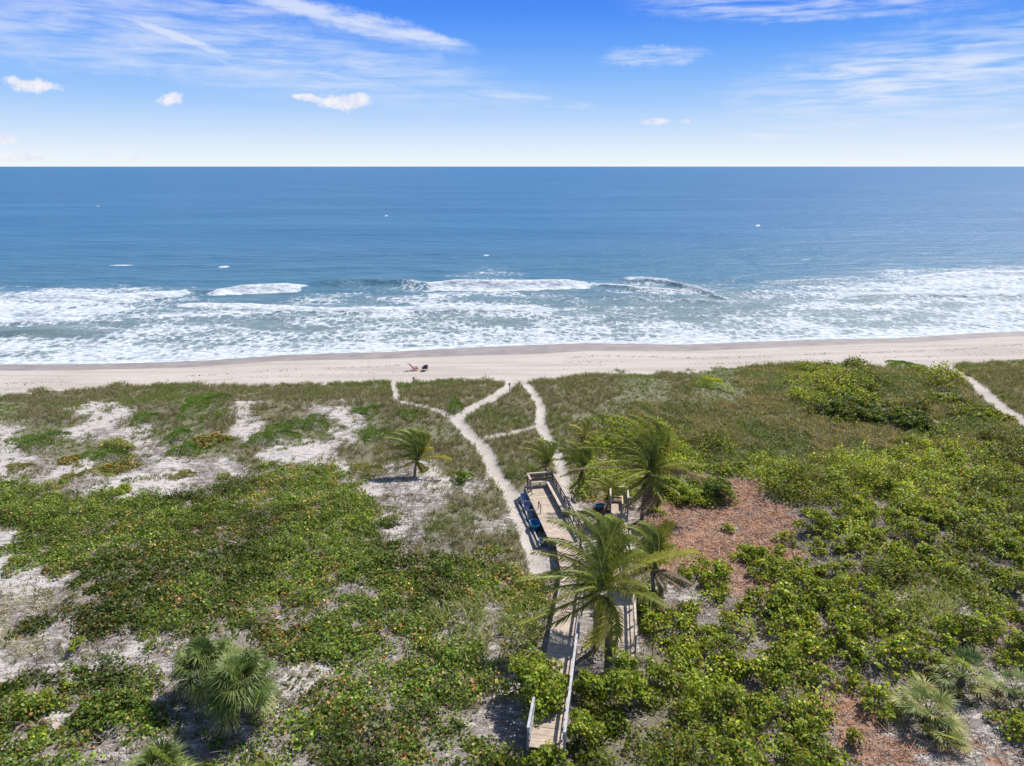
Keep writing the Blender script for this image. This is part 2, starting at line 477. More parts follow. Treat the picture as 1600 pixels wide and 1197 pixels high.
# small swell everywhere
SZ = np.zeros_like(SX)
near = 1 - sstep(250, 700, SY)
dofs = SY - shore(SX)
fade = sstep(-1, 25, dofs)
for k, (wl, amp, an) in enumerate([(17, .16, .05), (9.5, .1, -.14), (6.1, .07, .22), (3.7, .04, -.3), (27, .16, -.04)]):
    ph = (SY * math.cos(an) + SX * math.sin(an)) / wl * 2 * math.pi + 5 * fbm(SX * .02, SY * .03, 100 + k, 3)
    crest = (.5 + .5 * np.sin(ph)) ** 1.7
    SZ += amp * (crest - .4) * (.35 + 1.1 * vnoise(SX * .035, SY * .06, 120 + k)) * near * fade
solid = np.zeros_like(SX)
for pts, hh, th, st in BREAK:
    w = np.array([at_z(u, v, hh * .5) for u, v in pts])
    o = np.argsort(w[:, 0]); w = w[o]
    yc = np.interp(SX, w[:, 0], w[:, 1]) + (fbm(SX * .13, SX * 0 + hh * 9, 131, 3) - .5) * 2.2
    ends = sstep(w[0, 0] - 4, w[0, 0] + 6, SX) * (1 - sstep(w[-1, 0] - 6, w[-1, 0] + 4, SX))
    d = SY - yc
    prof = np.where(d > 0, np.exp(-(d / 5.2) ** 2), np.exp(-(d / 1.9) ** 2))
    SZ += hh * 1.45 * prof * ends
    if th:
        rag = (fbm(SX * .5, SY * .5, 141, 4) - .5) * 2.4
        lo = -(th * .62) + rag
        m_ = sstep(lo - .5, lo + .5, d) * (1 - sstep(th * .3 + rag * .6, th * .3 + rag * .6 + 1.2, d)) * sstep(.1, .45, ends + (fbm(SX * .4, SY * .4, 143, 3) - .5) * .5)
        solid = np.maximum(solid, m_ * st)
        SZ += m_ * (.12 + .22 * (fbm(SX * .9, SY * .9, 151, 3) - .3))
# swash: foamy lip along the shoreline
edge = (fbm(SX * .06, SX * 0 + 3, 5, 3) - .5)
lipd = SY - (shore(SX) + 1.0 * edge)
solid = np.maximum(solid, .85 * sstep(-1.2, 0.2, lipd) * (1 - sstep(.8, 3.2, lipd + 2 * (fbm(SX * .3, SY * .3, 161, 3) - .5))))
foam = np.maximum(foam, .75 * (1 - sstep(4, 12, lipd)))
SZ = SZ * sstep(0, 9, lipd) + .02 + np.clip(lipd, -2, 0) * .02
# a few whitecaps further out
caps = [(210, 321, 12), (260, 323, 12), (308, 353, 10), (448, 354, 6), (150, 322, 5), (603, 337, 5), (1185, 352, 5), (190, 414, 22), (0, 365, 8), (350, 416, 10), (1260, 404, 9), (760, 398, 6)]
for u, v, wpx in caps:
    x, y = at_z(u, v, .2); sc = (y * CP + CAMZ * SP) / F
    m_ = np.exp(-((SX - x) / (wpx * sc * .9)) ** 2 - ((SY - y) / (y * .008)) ** 2)
    solid = np.maximum(solid, .9 * m_ * (m_ > .25))
idx = np.arange(SX.size).reshape(SX.shape)
sf = np.stack([idx[:-1, :-1], idx[:-1, 1:], idx[1:, 1:], idx[1:, :-1]], -1).reshape(-1, 4)
keep = ((lipd[:-1, :-1] + lipd[1:, 1:]) / 2).ravel() > -.35
sme = np_mesh("sea", np.stack([SX.ravel(), SY.ravel(), SZ.ravel()], 1), sf[keep], None, True)
for k, w in (("foam", foam), ("solid", solid), ("offshore", np.clip(dofs, -5, 5000))):
    a = sme.attributes.new(k, 'FLOAT', 'POINT'); a.data.foreach_set("value", w.ravel().astype(np.float32))

def sea_material():
    m, nt, out = new_mat("sea_water"); q = NT(nt)
    P = q.pos(); off = q.attr("offshore"); fo = q.attr("foam"); so = q.attr("solid")
    big = q.noise(q.mapping(P, (.25, 1, 1)), .018, 5, .6)
    n1 = q.noise(q.mapping(P, (.45, 1, 1)), .16, 6, .62)
    n2 = q.noise(q.mapping(P, (.6, 1, 1)), 1.1, 5, .6)
    green = q.mix(q.map(n1, .35, .65), (.10, .15, .15), (.155, .215, .21))
    mid = q.mix(q.map(n1, .35, .65), (.050, .135, .205), (.072, .17, .235))
    deep = q.mix(q.map(big, .35, .68), (.030, .118, .225), (.048, .15, .27))
    c = q.mix(q.map(off, 18, 70), green, mid)
    c = q.mix(q.map(off, 40, 230), c, deep)
    # foam: a net of torn cells that closes up as the foam gets denser
    wv = q.noise(P, .6, 5, .65)
    wvec = q.n("ShaderNodeVectorMath", operation='MULTIPLY_ADD'); 
    cmb = q.n("ShaderNodeCombineXYZ", i_0=wv, i_1=q.noise(q.mapping(P, loc=(31, 7, 0)), .6, 5, .65))
    nt.links.new(cmb.outputs[0], wvec.inputs[0]); wvec.inputs[1].default_value = (3.2, 2.6, 0)
    nt.links.new(q.mapping(P, (1.05, .62, 1)), wvec.inputs[2])
    net = None
    for sc, wgt in ((.55, .6), (1.3, .4)):
        v = q.n("ShaderNodeTexVoronoi", feature='DISTANCE_TO_EDGE', i_Scale=sc); nt.links.new(wvec.outputs[0], v.inputs['Vector'])
        t = q.math('MULTIPLY', q.map(v.outputs[0], 0, .30, 1, 0), wgt)
        net = t if net is None else q.math('ADD', net, t)
    frag = q.noise(q.mapping(P, (.9, .7, 1)), .6, 7, .72)
    pat = q.math('ADD', q.math('MULTIPLY', net, .40), q.math('ADD', q.math('MULTIPLY', frag, .62), q.math('MULTIPLY', q.map(q.noise(q.mapping(P, (.5, .8, 1)), .16, 5, .6), .3, .7), .30)))
    thr = q.math('SUBTRACT', .92, q.math('MULTIPLY', fo, .47))
    fm = q.math('MULTIPLY', q.map(q.math('SUBTRACT', pat, thr), -.07, .16), q.map(fo, .03, .2))
    tex = q.math('ADD', so, q.math('MULTIPLY', q.math('SUBTRACT', q.noise(P, 2.2, 5, .7), .5), .9))
    sm = q.map(tex, .32, .58)
    fm = q.math('MAXIMUM', fm, q.math('MULTIPLY', sm, q.map(so, .1, .3)))
    fl = q.noise(q.mapping(P, (.22, 1, 1)), .11, 7, .78)
    fm = q.math('MAXIMUM', fm, q.math('MULTIPLY', q.map(fl, .735, .77), q.map(off, 30, 60, 0, .75)))
    c = q.mix(q.math('MULTIPLY', fo, .35), c, (.27, .33, .345))      # aerated water between
    foamc = q.mix(q.map(n2, .32, .68), (.33, .38, .42), (.62, .65, .68))
    c = q.mix(fm, c, foamc)
    p = q.n("ShaderNodeBsdfPrincipled", i_Base_Color=c)
    nt.links.new(q.map(fm, 0, 1, .34, .9), p.inputs['Roughness'])
    nt.links.new(q.map(fm, 0, 1, .32, .1), p.inputs['Specular IOR Level'])
    p.inputs['IOR'].default_value = 1.33
    n0 = q.noise(q.mapping(P, (.35, 1, 1), rot=(0, 0, .08)), .05, 5, .6)
    ht = q.math('ADD', q.math('MULTIPLY', n1, 1.6), q.math('MULTIPLY', n2, .40))
    ht = q.math('ADD', ht, q.math('MULTIPLY', n0, 2.6)); ht = q.math('ADD', ht, q.math('MULTIPLY', fm, .12))
    bp = q.n("ShaderNodeBump", i_Height=ht); bp.inputs['Strength'].default_value = .9; bp.inputs['Distance'].default_value = .9
    nt.links.new(bp.outputs[0], p.inputs['Normal']); nt.links.new(p.outputs[0], out.inputs[0])
    return m
tag(link_mesh("sea", sme, sea_material()), "blue ocean reaching the horizon, breaking in white foam on the beach", "sea", None, 'structure')

# ------------------------------------------------------------------ foliage generators
def unit(v): return v / np.maximum(np.linalg.norm(v, axis=-1, keepdims=True), 1e-9)

def kites(P, N, L, Wd, C, rng=RNG):
    """leaf quads: centre P, normal N, length L, width Wd"""
    n = len(P)
    r = unit(rng.normal(size=(n, 3)))
    T = unit(np.cross(N, r)); B = np.cross(N, T)
    L = np.asarray(L)[:, None] / 2; Wd = np.asarray(Wd)[:, None] / 2
    V = np.stack([P - T * L, P + B * Wd - T * L * .1 , P + T * L, P - B * Wd - T * L * .1], 1)
    V[:, 0] -= N * L * .25; V[:, 2] -= N * L * .25
    return V, C

def blades(P, D, L, wd, C, rng=RNG, bend=.5, wind=(-.25, -.05, 0)):
    """grass blades as two-quad strips from P along D"""
    n = len(P); L = np.asarray(L)[:, None]; wd = np.asarray(wd)[:, None] / 2
    S = unit(np.cross(D, rng.normal(size=(n, 3))))
    down = np.array([0, 0, -1.0]) * bend + np.array(wind)
    M = P + D * L * .55
    T = M + unit(D + down * .9) * L * .45
    a = np.stack([P - S * wd, P + S * wd, M + S * wd * .8, M - S * wd * .8], 1)
    b = np.stack([M - S * wd * .8, M + S * wd * .8, T + S * wd * .12, T - S * wd * .12], 1)
    return np.concatenate([a, b]), np.concatenate([C, C])

def palette(n, cols, wts, jit=.18, rng=RNG):
    cols = np.array(cols, float); k = rng.choice(len(cols), n, p=np.array(wts) / sum(wts))
    return cols[k] * (1 + jit * rng.normal(size=(n, 1))) * (1 + .06 * rng.normal(size=(n, 3)))

def dome_leaves(cx, cy, cz, r, hh, per, lsize, cols, wts, rng=RNG, clumpvar=.22, inner=.3):
    """leaves over many domes at once; per = leaves per dome (array)"""
    k = np.repeat(np.arange(len(cx)), per)
    n = len(k)
    d = unit(rng.normal(size=(n, 3))); d[:, 2] = np.abs(d[:, 2]) * .9 - .12
    rr = 1 - inner * rng.random(n) ** 1.6
    lump = 1 + .28 * (np.sin(d[:, 0] * 5 + k * 1.7) * np.sin(d[:, 1] * 5 + k * 2.3))
    P = np.stack([cx[k] + d[:, 0] * r[k] * rr * lump, cy[k] + d[:, 1] * r[k] * rr * lump, cz[k] + np.maximum(d[:, 2], -.1) * hh[k] * rr * lump], 1)
    N = unit(d * .7 + np.array([0, 0, .5]) + rng.normal(size=(n, 3)) * .58)
    C = palette(n, cols, wts, .2, rng) * (1 + clumpvar * rng.normal(size=len(cx)))[k][:, None]
    L = (lsize[k] if hasattr(lsize, '__len__') else lsize) * (.75 + .5 * rng.random(n))
    return kites(P, N, L, L * .86, C, rng)

def scatter(density, xlo=-76, xhi=76, ylo=20, yhi=92, rng=RNG):
    n = int((xhi - xlo) * (yhi - ylo) * density)
    x = rng.uniform(xlo, xhi, n); y = rng.uniform(ylo, yhi, n)
    k = np.abs(x) < y * .78 + 5
    x, y = x[k], y[k]
    jx, jy = x + rng.normal(size=len(x)) * .3, y + rng.normal(size=len(x)) * .3
    return x, y, cover(jx, jy), path_mask(x, y)

# keep plants off the boardwalks -------------------------------------------------
DECK_UP = .95
def deck_pts(px, up=DECK_UP):
    return [at(u, v, up) for u, v in px]
WALK1 = [(853, 1170), (856, 1150), (876, 1020), (896, 900), (882, 830)]   # centre line of the main boardwalk
WALK2 = [(974, 1046), (974, 1004), (973, 950), (971, 900), (967, 797)]
W1 = [at(u, v, DECK_UP) for u, v in WALK1]
W2 = [at(u, v, .8) for u, v in WALK2]
A1 = np.array([p[:2] for p in W1]); A2 = np.array([p[:2] for p in W2[1:]])
PLAT = np.array([at(u, v, .9)[:2] for u, v in [(882, 830), (847, 748)]])
def off_deck(x, y, m=0.0):
    return (seg_dist(x, y, A1) > 1.15 + m) & (seg_dist(x, y, A2) > .85 + m) & (seg_dist(x, y, PLAT) > 1.75 + m)

# distinct low round plants and leafy shrubs of their own (px centre, half-widths px, height m, look, label)
MATS = [
 (318, 628, 27, 11, .45, 'mat', "bright green rounded mat plant at the top left dune edge, on grey grass"),
 (228, 654, 24, 9, .4, 'mat', "bright green low plant bordering the upper strip of white sand"),
 (277, 681, 19, 11, .45, 'mat', "smooth green cushion just above the larger one at the sandy blowout"),
 (292, 705, 25, 12, .45, 'mat', "smooth green cushion directly below its twin on the left dune"),
 (168, 712, 44, 11, .4, 'mat', "long flat green mat ringed by reddish leaves on the left sand"),
 (60, 690, 36, 14, .45, 'mat', "broad olive green mat at the left edge of the white sand"),
 (30, 731, 20, 8, .25, 'olive', "small isolated olive mat near the left picture edge on sand"),
 (110, 747, 18, 7, .2, 'olive', "yellowish low mat just above the dark left shrubs"),
 (289, 742, 17, 7, .2, 'olive', "pale yellow-green mat alone in the middle of the white sand"),
 (430, 682, 42, 16, .5, 'mat', "large bright green mat in the middle of the left dune"),
 (487, 663, 32, 12, .45, 'mat', "bright green mat up and to the right of the large left dune mat"),
 (576, 642, 22, 8, .35, 'mat', "bright green patch plant left of the small fork of the sand path"),
 (640, 649, 20, 8, .35, 'mat', "bright green patch plant just above the lone palm on the left dune"),
 (586, 681, 24, 12, .45, 'mat', "soft green mound left of the lone windblown palm"),
 (570, 738, 27, 11, .45, 'olive', "dense olive cushion on white sand left of the lone palm's foot"),
 (712, 637, 12, 9, .6, 'mat', "small green bush above the fork of the main sand path"),
 (1413, 574, 25, 7, .7, 'mat', "rounded green mound standing alone on the beach edge at right"),
 (1112, 602, 27, 9, .6, 'leaf', "bright green bush on the dune crest right of the path gap"),
 (1240, 583, 30, 7, .4, 'olive', "flat olive bush on the dune crest left of the beach-edge mound"),
]
SHRUBS = [
 (1332, 636, 48, 21, 1.5, "large bright green shrub on the right dune, left of its darker neighbour"),
 (1422, 652, 42, 19, 1.4, "dark green shrub next to the large bright shrub on the right dune"),
 (1482, 620, 26, 9, .9, "small yellow-green shrub left of the right-hand sand path"),
 (1545, 647, 34, 11, .9, "low spreading green shrub against the lower edge of the right sand path"),
 (721, 742, 16, 13, .8, "dark leafy shrub right of the lone palm on the left dune"),
 (186, 727, 28, 11, .5, "reddish sea grape clump below the long flat mat on white sand"),
 (108, 716, 16, 10, .5, "dark sea grape clump with red leaves at left end of the long mat"),
 (328, 684, 30, 12, .6, "brown and green sea grape clump right of the twin cushions"),
 (186, 763, 22, 8, .5, "pale leafy clump at the lower edge of the left blowout"),
 (123, 1003, 13, 15, .8, "small round bright shrub alone on sand at lower left"),
 (124, 1043, 13, 12, .5, "small dark green tuft shrub beneath the round bright shrub at lower left"),
 (102, 1067, 17, 9, .5, "low leafy clump on pale sand above the lower left thicket"),
 (168, 1102, 52, 34, .9, "big dark green leafy shrub left of the fan palm pair"),
 (45, 1093, 46, 26, .8, "leafy green shrub spreading in from the lower left picture edge"),
 (50, 1145, 24, 12, .5, "small leafy clump near the lower left corner"),
 (972, 770, 26, 15, 1.2, "green bush just left of the tall palm's trunk above the short boardwalk"),
 (1042, 752, 30, 16, 1.3, "green bush behind the tall palm's trunk at the top of the orange clearing"),
 (1024, 787, 14, 14, 1.0, "small round green bush on orange litter right of the short boardwalk"),
 (1072, 768, 26, 18, 1.3, "green bush at the top edge of the orange clearing beneath the big palm"),
 (1122, 760, 26, 20, 1.5, "dark-based green bush at the top of the orange clearing, right of the palm"),
 (1178, 862, 32, 16, 1.0, "bright bush at the right rim of the orange clearing"),
 (840, 1066, 56, 54, 2.5, "tall bright green bush leaning over the main boardwalk from the left"),
 (1334, 1150, 16, 14, 1.0, "small sapling shrub on the orange litter at lower right"),
 (968, 1040, 34, 24, 1.9, "leafy shrub standing over the near end of the short boardwalk"),
 (1010, 1048, 34, 24, 1.7, "leafy shrub just right of the near end of the short boardwalk"),
 (985, 1078, 44, 26, 2.0, "taller shrub in front of the short boardwalk's near end"),
 (848, 1186, 46, 20, 1.5, "green shrub hiding the main boardwalk where it meets the bottom edge"),
 (928, 1062, 28, 26, 1.5, "leafy shrub between the two boardwalks, below the largest palm's foot"),
 (904, 1132, 34, 32, 1.9, "leafy green bush crowding the right side of the main boardwalk's near end"),
]
def ell_world(u, v, ru, rv):
    x, y, z = at(u, v)
    x1, y1, _ = at(u + ru, v); _, y2, _ = at(u, v - rv)
    return x, y, z, abs(x1 - x), max(abs(y2 - y), .3)

EXCL = [ell_world(*m[:4]) for m in MATS] + [ell_world(*m[:4]) for m in SHRUBS]
def off_things(x, y, k=.85):
    ok = np.ones(x.shape, bool)
    for (cx, cy, _, rx, ry) in EXCL:
        ok &= ((x - cx) / (rx * k)) ** 2 + ((y - cy) / (ry * k)) ** 2 > 1
    return ok

GREENS_T = [tuple(v * m_ for v, m_ in zip(c_, (1.24, 1.15, 1.1))) for c_ in [(.170, .245, .024), (.095, .165, .018), (.245, .32, .045), (.31, .34, .070), (.34, .18, .08)]]
GREENS_G = [tuple(min(1, v * m_) for v, m_ in zip(c_, (1.12, 1.17, 1.1))) for c_ in [(.120, .178, .026), (.080, .130, .022), (.165, .215, .042), (.25, .25, .07), (.44, .19, .09), (.54, .35, .18)]]

# --- left sea grape carpet (G, R) and the taller right thicket (T) ---------------
def thicket(name, letters, dens, rr, hr, lsize, kleaf, cols, wts, label, seed, ylim=(20, 92), redvar=True, gapt=.24):
    rng = np.random.default_rng(seed)
    x, y, gg, p = scatter(dens, ylo=ylim[0], yhi=ylim[1], rng=rng)
    gap = fbm(x * .8, y * .8, seed + 5, 3)
    ok = (is_c(gg, letters) | (is_c(gg, 'S') & (letters == 'T') & (rng.random(len(x)) < .08))) & (p < -.25) & off_deck(x, y, .25) & off_things(x, y) & (gap > gapt + (.13 * (y < 42) if letters == 'T' else -.03 * (y < 42)))
    x, y, gg = x[ok], y[ok], gg[ok]
    big = fbm(x * .3, y * .3, seed + 9, 3)
    r = rng.uniform(*rr, len(x)) * (.8 + .5 * big)
    hh = rng.uniform(*hr, len(x)) * (.30 + 3.0 * big * big * sstep(.2, .7, fbm(x * .7, y * .7, seed + 21, 2)) + .35 * big)
    ls = lsize * np.where(y > 62, 1.35, 1.0) * (.78 + .5 * fbm(x * .4, y * .4, seed + 31, 3)) * np.where((y < 42) & (letters == 'GR'), 1.18, 1)
    per = np.maximum((kleaf * r * r * (lsize / ls) ** 2 * np.where(y > 50, .8, 1)).astype(int), 6)
    qb = QB()
    red = fbm(x * .45, y * .45, seed + 13, 3)
    redm = (red > .62) | is_c(gg, 'R') if redvar else np.zeros(len(x), bool)
    tone = .62 + .70 * sstep(.3, .7, fbm(x * .16, y * .16, seed + 17, 3))
    for m_, ww in ((~redm, wts[0]), (redm, wts[1])):
        if m_.any():
            V_, C_ = dome_leaves(x[m_], y[m_], h(x[m_], y[m_]) + .02, r[m_], hh[m_], per[m_], ls[m_], cols, ww, rng)
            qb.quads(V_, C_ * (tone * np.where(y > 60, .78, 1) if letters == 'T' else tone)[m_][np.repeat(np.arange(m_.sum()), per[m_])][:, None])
    # bare stems showing between the leaves
    n = len(x) * 3; k = rng.integers(0, len(x), n)
    a = rng.uniform(0, 6.283, n)
    P0 = np.stack([x[k] + rng.normal(size=n) * .15, y[k] + rng.normal(size=n) * .15, h(x[k], y[k])], 1)
    D = unit(np.stack([np.cos(a) * .8, np.sin(a) * .8, np.full(n, .9)], 1))
    qb.quads(*blades(P0, D, hh[k] * 1.05, np.full(n, .035), palette(n, [(.22, .18, .16), (.12, .09, .075), (.33, .28, .25)], [3, 2, 1], rng=rng), rng, .2, (0, 0, 0)))
    print(name, len(x), "clumps", sum(len(v) // 4 for v in qb.v), "leaves")
    return tag(qb.build(name, M_LEAF), label, "sea grape", None, 'stuff')

thicket("sea_grape_carpet", "GR", 7.6, (.32, .60), (.28, .60), .135, 215, GREENS_G,
        ([30, 26, 22, 8, 1.2, 1.5], [22, 20, 18, 7, 6, 6]), "low carpet of sea grape with red and yellow leaves covering the left foreground", 301)
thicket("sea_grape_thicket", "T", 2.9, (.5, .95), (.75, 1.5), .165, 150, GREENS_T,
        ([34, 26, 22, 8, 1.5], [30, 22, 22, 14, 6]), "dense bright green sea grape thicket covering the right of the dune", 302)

# --- mid scrub (u), dune grass (g), mats (m), sparse weeds ------------------------
def grassland():
    rng = np.random.default_rng(401)
    x, y, gg, p = scatter(13, yhi=94, rng=rng)
    pt = rng.random(len(x))
    dn = fbm(x * .6, y * .6, 411, 4)
    prob = np.select([is_c(gg, 'g'), is_c(gg, 'u'), is_c(gg, 'm'), is_c(gg, 't'), is_c(gg, 's'), is_c(gg, 'y')], [1.2 * sstep(.22, .5, dn), .7, .75, .7 * sstep(.47, .62, dn), .38 * sstep(.50, .66, dn), .2], 0)
    u2, v2 = project(x, y, h(x, y))
    ok = (pt < prob) & (p < -.05) & off_deck(x, y, .1) & off_things(x, y, .8)
    x, y, gg, dn = x[ok], y[ok], gg[ok], dn[ok]
    nb = 7
    n = len(x) * nb; k = np.repeat(np.arange(len(x)), nb)
    tone = fbm(x * .22, y * .22, 421, 4)
    a = rng.uniform(0, 6.283, n); lean = rng.uniform(.15, .95, n)
    D = unit(np.stack([np.cos(a) * lean, np.sin(a) * lean, np.ones(n)], 1))
    L = rng.uniform(.28, .62, n) * np.where(is_c(gg, 'm'), .5, 1)[k] * np.where(is_c(gg, 'st'), .55, 1)[k] * (.7 + .7 * dn[k])
    P = np.stack([x[k] + rng.normal(size=n) * .10, y[k] + rng.normal(size=n) * .10, h(x, y)[k] - .03], 1)
    cg = palette(n, [(.22, .20, .105), (.32, .28, .185), (.15, .165, .065), (.26, .215, .17), (.41, .37, .27)], [30, 20, 28, 16, 6], rng=rng)
    cm = palette(n, [(.13, .20, .035), (.17, .225, .055), (.24, .235, .10)], [5, 4, 2], rng=rng)
    green = (sstep(.54, .64, tone)[k] * .7)[:, None]
    green = np.where(is_c(gg, 'u')[k][:, None], np.maximum(green, .45), green)
    C = np.where(is_c(gg, 'm')[k][:, None], cm, cg * (1 - green) + cm * green)
    qb = QB(); qb.quads(*blades(P, D, L, rng.uniform(.022, .05, n), C, rng))
    print("grass", n)
    tag(qb.build("dune_grass", M_GRASS), "olive and straw coloured dune grass between beach and thickets", "dune grass", None, 'stuff')

def scrub():
    rng = np.random.default_rng(431)
    x, y, gg, p = scatter(6.5, ylo=24, yhi=92, rng=rng)
    pz = rng.random(len(x)); dz_ = fbm(x * .45, y * .6, 447, 4)
    ok = (is_c(gg, 'u') | (is_c(gg, 'g') & (pz < .10)) | (is_c(gg, 'st') & (pz < .55 * sstep(.54, .64, dz_)))) & (p < -.3) & off_deck(x, y, .3) & off_things(x, y)
    sandy = is_c(gg, 'st')[ok]; x, y = x[ok], y[ok]
    tone = fbm(x * .30, y * .30, 441, 4) + .12 * rng.normal(size=len(x))
    grn = tone > np.where(sandy, .40, .46)
    r = rng.uniform(.3, .6, len(x)); hh = rng.uniform(.3, .75, len(x)) * (.5 + tone) * np.where(sandy, .35, 1); r = r * np.where(sandy, .75, 1)
    qb = QB()
    per = (95 * r * r).astype(int) + 6
    qb.quads(*dome_leaves(x[grn], y[grn], h(x[grn], y[grn]), r[grn], hh[grn], per[grn], .13, [(.115, .17, .04), (.155, .205, .055), (.21, .225, .10), (.08, .12, .035)], [4, 4, 2, 2], rng))
    # grey leafless twiggy shrubs
    xg, yg, rg, hg = x[~grn], y[~grn], r[~grn], hh[~grn]
    nb = 26; k = np.repeat(np.arange(len(xg)), nb); n = len(k)
    a = rng.uniform(0, 6.283, n); ln = rng.uniform(.2, 1.4, n)
    D = unit(np.stack([np.cos(a) * ln, np.sin(a) * ln, np.ones(n)], 1))
    P = np.stack([xg[k] + np.cos(a) * rg[k] * .5 * rng.random(n), yg[k] + np.sin(a) * rg[k] * .5 * rng.random(n), h(xg, yg)[k] + .1 * rng.random(n)], 1)
    C = palette(n, [(.36, .31, .29), (.25, .21, .185), (.46, .41, .37), (.20, .21, .09)], [4, 3, 2, 3], rng=rng)
    qb.quads(*blades(P, D, hg[k] * rng.uniform(.7, 1.25, n), np.full(n, .03), C, rng, .3, (-.1, 0, 0)))
    print("scrub", len(x))
    tag(qb.build("coastal_scrub", M_LEAF), "grey twiggy and green low scrub in the middle of the right dune", "scrub", None, 'stuff')

def litter():
    rng = np.random.default_rng(451)
    x, y, gg, p = scatter(70, ylo=20, yhi=66, rng=rng)
    pr = np.select([is_c(gg, 'o'), is_c(gg, 'SR'), is_c(gg, 'T'), is_c(gg, 'G'), is_c(gg, 't')], [1, .55, .2, .4, .22], .03)
    ok = (rng.random(len(x)) < pr) & (p < -.1) & off_deck(x, y)
    x, y, gg = x[ok], y[ok], gg[ok]; n = len(x)
    P = np.stack([x, y, h(x, y) + .015 + .045 * rng.random(n)], 1)
    N = unit(np.array([0, 0, 1.0]) + rng.normal(size=(n, 3)) * .4)
    patch = fbm(x * .5, y * .5, 455, 4)
    co = palette(n, [(.42, .17, .07), (.52, .26, .12), (.31, .12, .06), (.50, .35, .23), (.27, .18, .12)], [6, 4, 4, 3, 3], rng=rng)
    ct = palette(n, [(.46, .38, .33), (.26, .19, .16), (.36, .28, .24), (.16, .115, .10), (.55, .45, .40)], [4, 4, 4, 3, 1], rng=rng)
    po = np.select([is_c(gg, 'o'), is_c(gg, 'R')], [sstep(.38, .56, patch), .5], .12 + .3 * sstep(.55, .7, patch))
    C = np.where((rng.random(n) < po)[:, None], co, ct)
    L = rng.uniform(.05, .14, n)
    qb = QB(); qb.quads(*kites(P, N, L * rng.uniform(.8, 1.7, n), L * rng.uniform(.22, .7, n), C, rng))
    tag(qb.build("leaf_litter", M_LITTER), "curled orange and brown fallen leaves lying over the clearing and between shrubs", "leaf litter", None, 'stuff')
    # grey twigs and fallen branches
    x, y, gg, p = scatter(22, ylo=20, yhi=62, rng=rng)
    pr = np.select([is_c(gg, 'S'), is_c(gg, 'T'), is_c(gg, 'o'), is_c(gg, 't'), is_c(gg, 'G')], [1, .35, 1, .35, .1], 0)
    ok = (rng.random(len(x)) < pr) & (p < -.1) & off_deck(x, y)
    x, y, gg = x[ok], y[ok], gg[ok]; n = len(x)
    a = rng.uniform(0, 6.283, n)
    D = unit(np.stack([np.cos(a), np.sin(a), rng.uniform(0, .75, n)], 1))
    P = np.stack([x, y, h(x, y) + .02], 1)
    qb = QB(); qb.quads(*blades(P, D, rng.uniform(.3, 1.1, n), rng.uniform(.02, .045, n), np.where(is_c(gg, 'o')[:, None] & (rng.random((n, 1)) < .6), palette(n, [(.46, .26, .15), (.34, .17, .10), (.55, .40, .28)], [3, 3, 2], rng=rng), palette(n, [(.38, .33, .31), (.26, .21, .19), (.15, .12, .105), (.48, .43, .40)], [4, 4, 3, 1], rng=rng)), rng, .1, (0, 0, 0)))
    tag(qb.build("fallen_twigs", M_LITTER), "grey dead twigs strewn on the ground among the shrubs", "twigs", None, 'stuff')

def strap_plants():
    rng = np.random.default_rng(461)
    x, y, gg, p = scatter(16, ylo=24, yhi=46, rng=rng)
    ok = is_c(gg, 'y') & off_deck(x, y, .2) & (fbm(x * .9, y * .9, 3, 3) > .42)
    for side, (nm, lab) in enumerate((("cut_straw", "pale yellow straw strewn flat over the ground at the far left"),
                                      ("strap_leaf_plants", "upright yellow-green strap leaves among the shrubs beside the boardwalk and at right"))):
        m_ = ok & ((x < -12) if side == 0 else (x >= -12))
        k = np.repeat(np.nonzero(m_)[0], 3 if side == 0 else 5); n = len(k)
        a = rng.uniform(0, 6.283, n)
        D = unit(np.stack([np.cos(a), np.sin(a), rng.uniform(-.02, .2, n) if side == 0 else rng.uniform(.6, 2.5, n)], 1))
        P = np.stack([x[k] + rng.normal(size=n) * .2, y[k] + rng.normal(size=n) * .2, h(x[k], y[k]) + .03], 1)
        cols = [(.52, .47, .28), (.42, .38, .22), (.34, .33, .16)] if side == 0 else [(.30, .34, .10), (.45, .46, .20), (.16, .22, .05), (.55, .52, .28)]
        C = palette(n, cols, [4, 3, 2] if side == 0 else [4, 3, 4, 2], rng=rng)
        qb = QB(); qb.quads(*blades(P, D, rng.uniform(.3, .6, n) if side == 0 else rng.uniform(.45, .85, n), rng.uniform(.02, .04, n) if side == 0 else rng.uniform(.035, .065, n), C, rng, .15 if side == 0 else .3))
        tag(qb.build(nm, M_GRASS), lab, "straw" if side == 0 else "strap plants", None, 'stuff')

grassland(); scrub(); litter(); strap_plants()

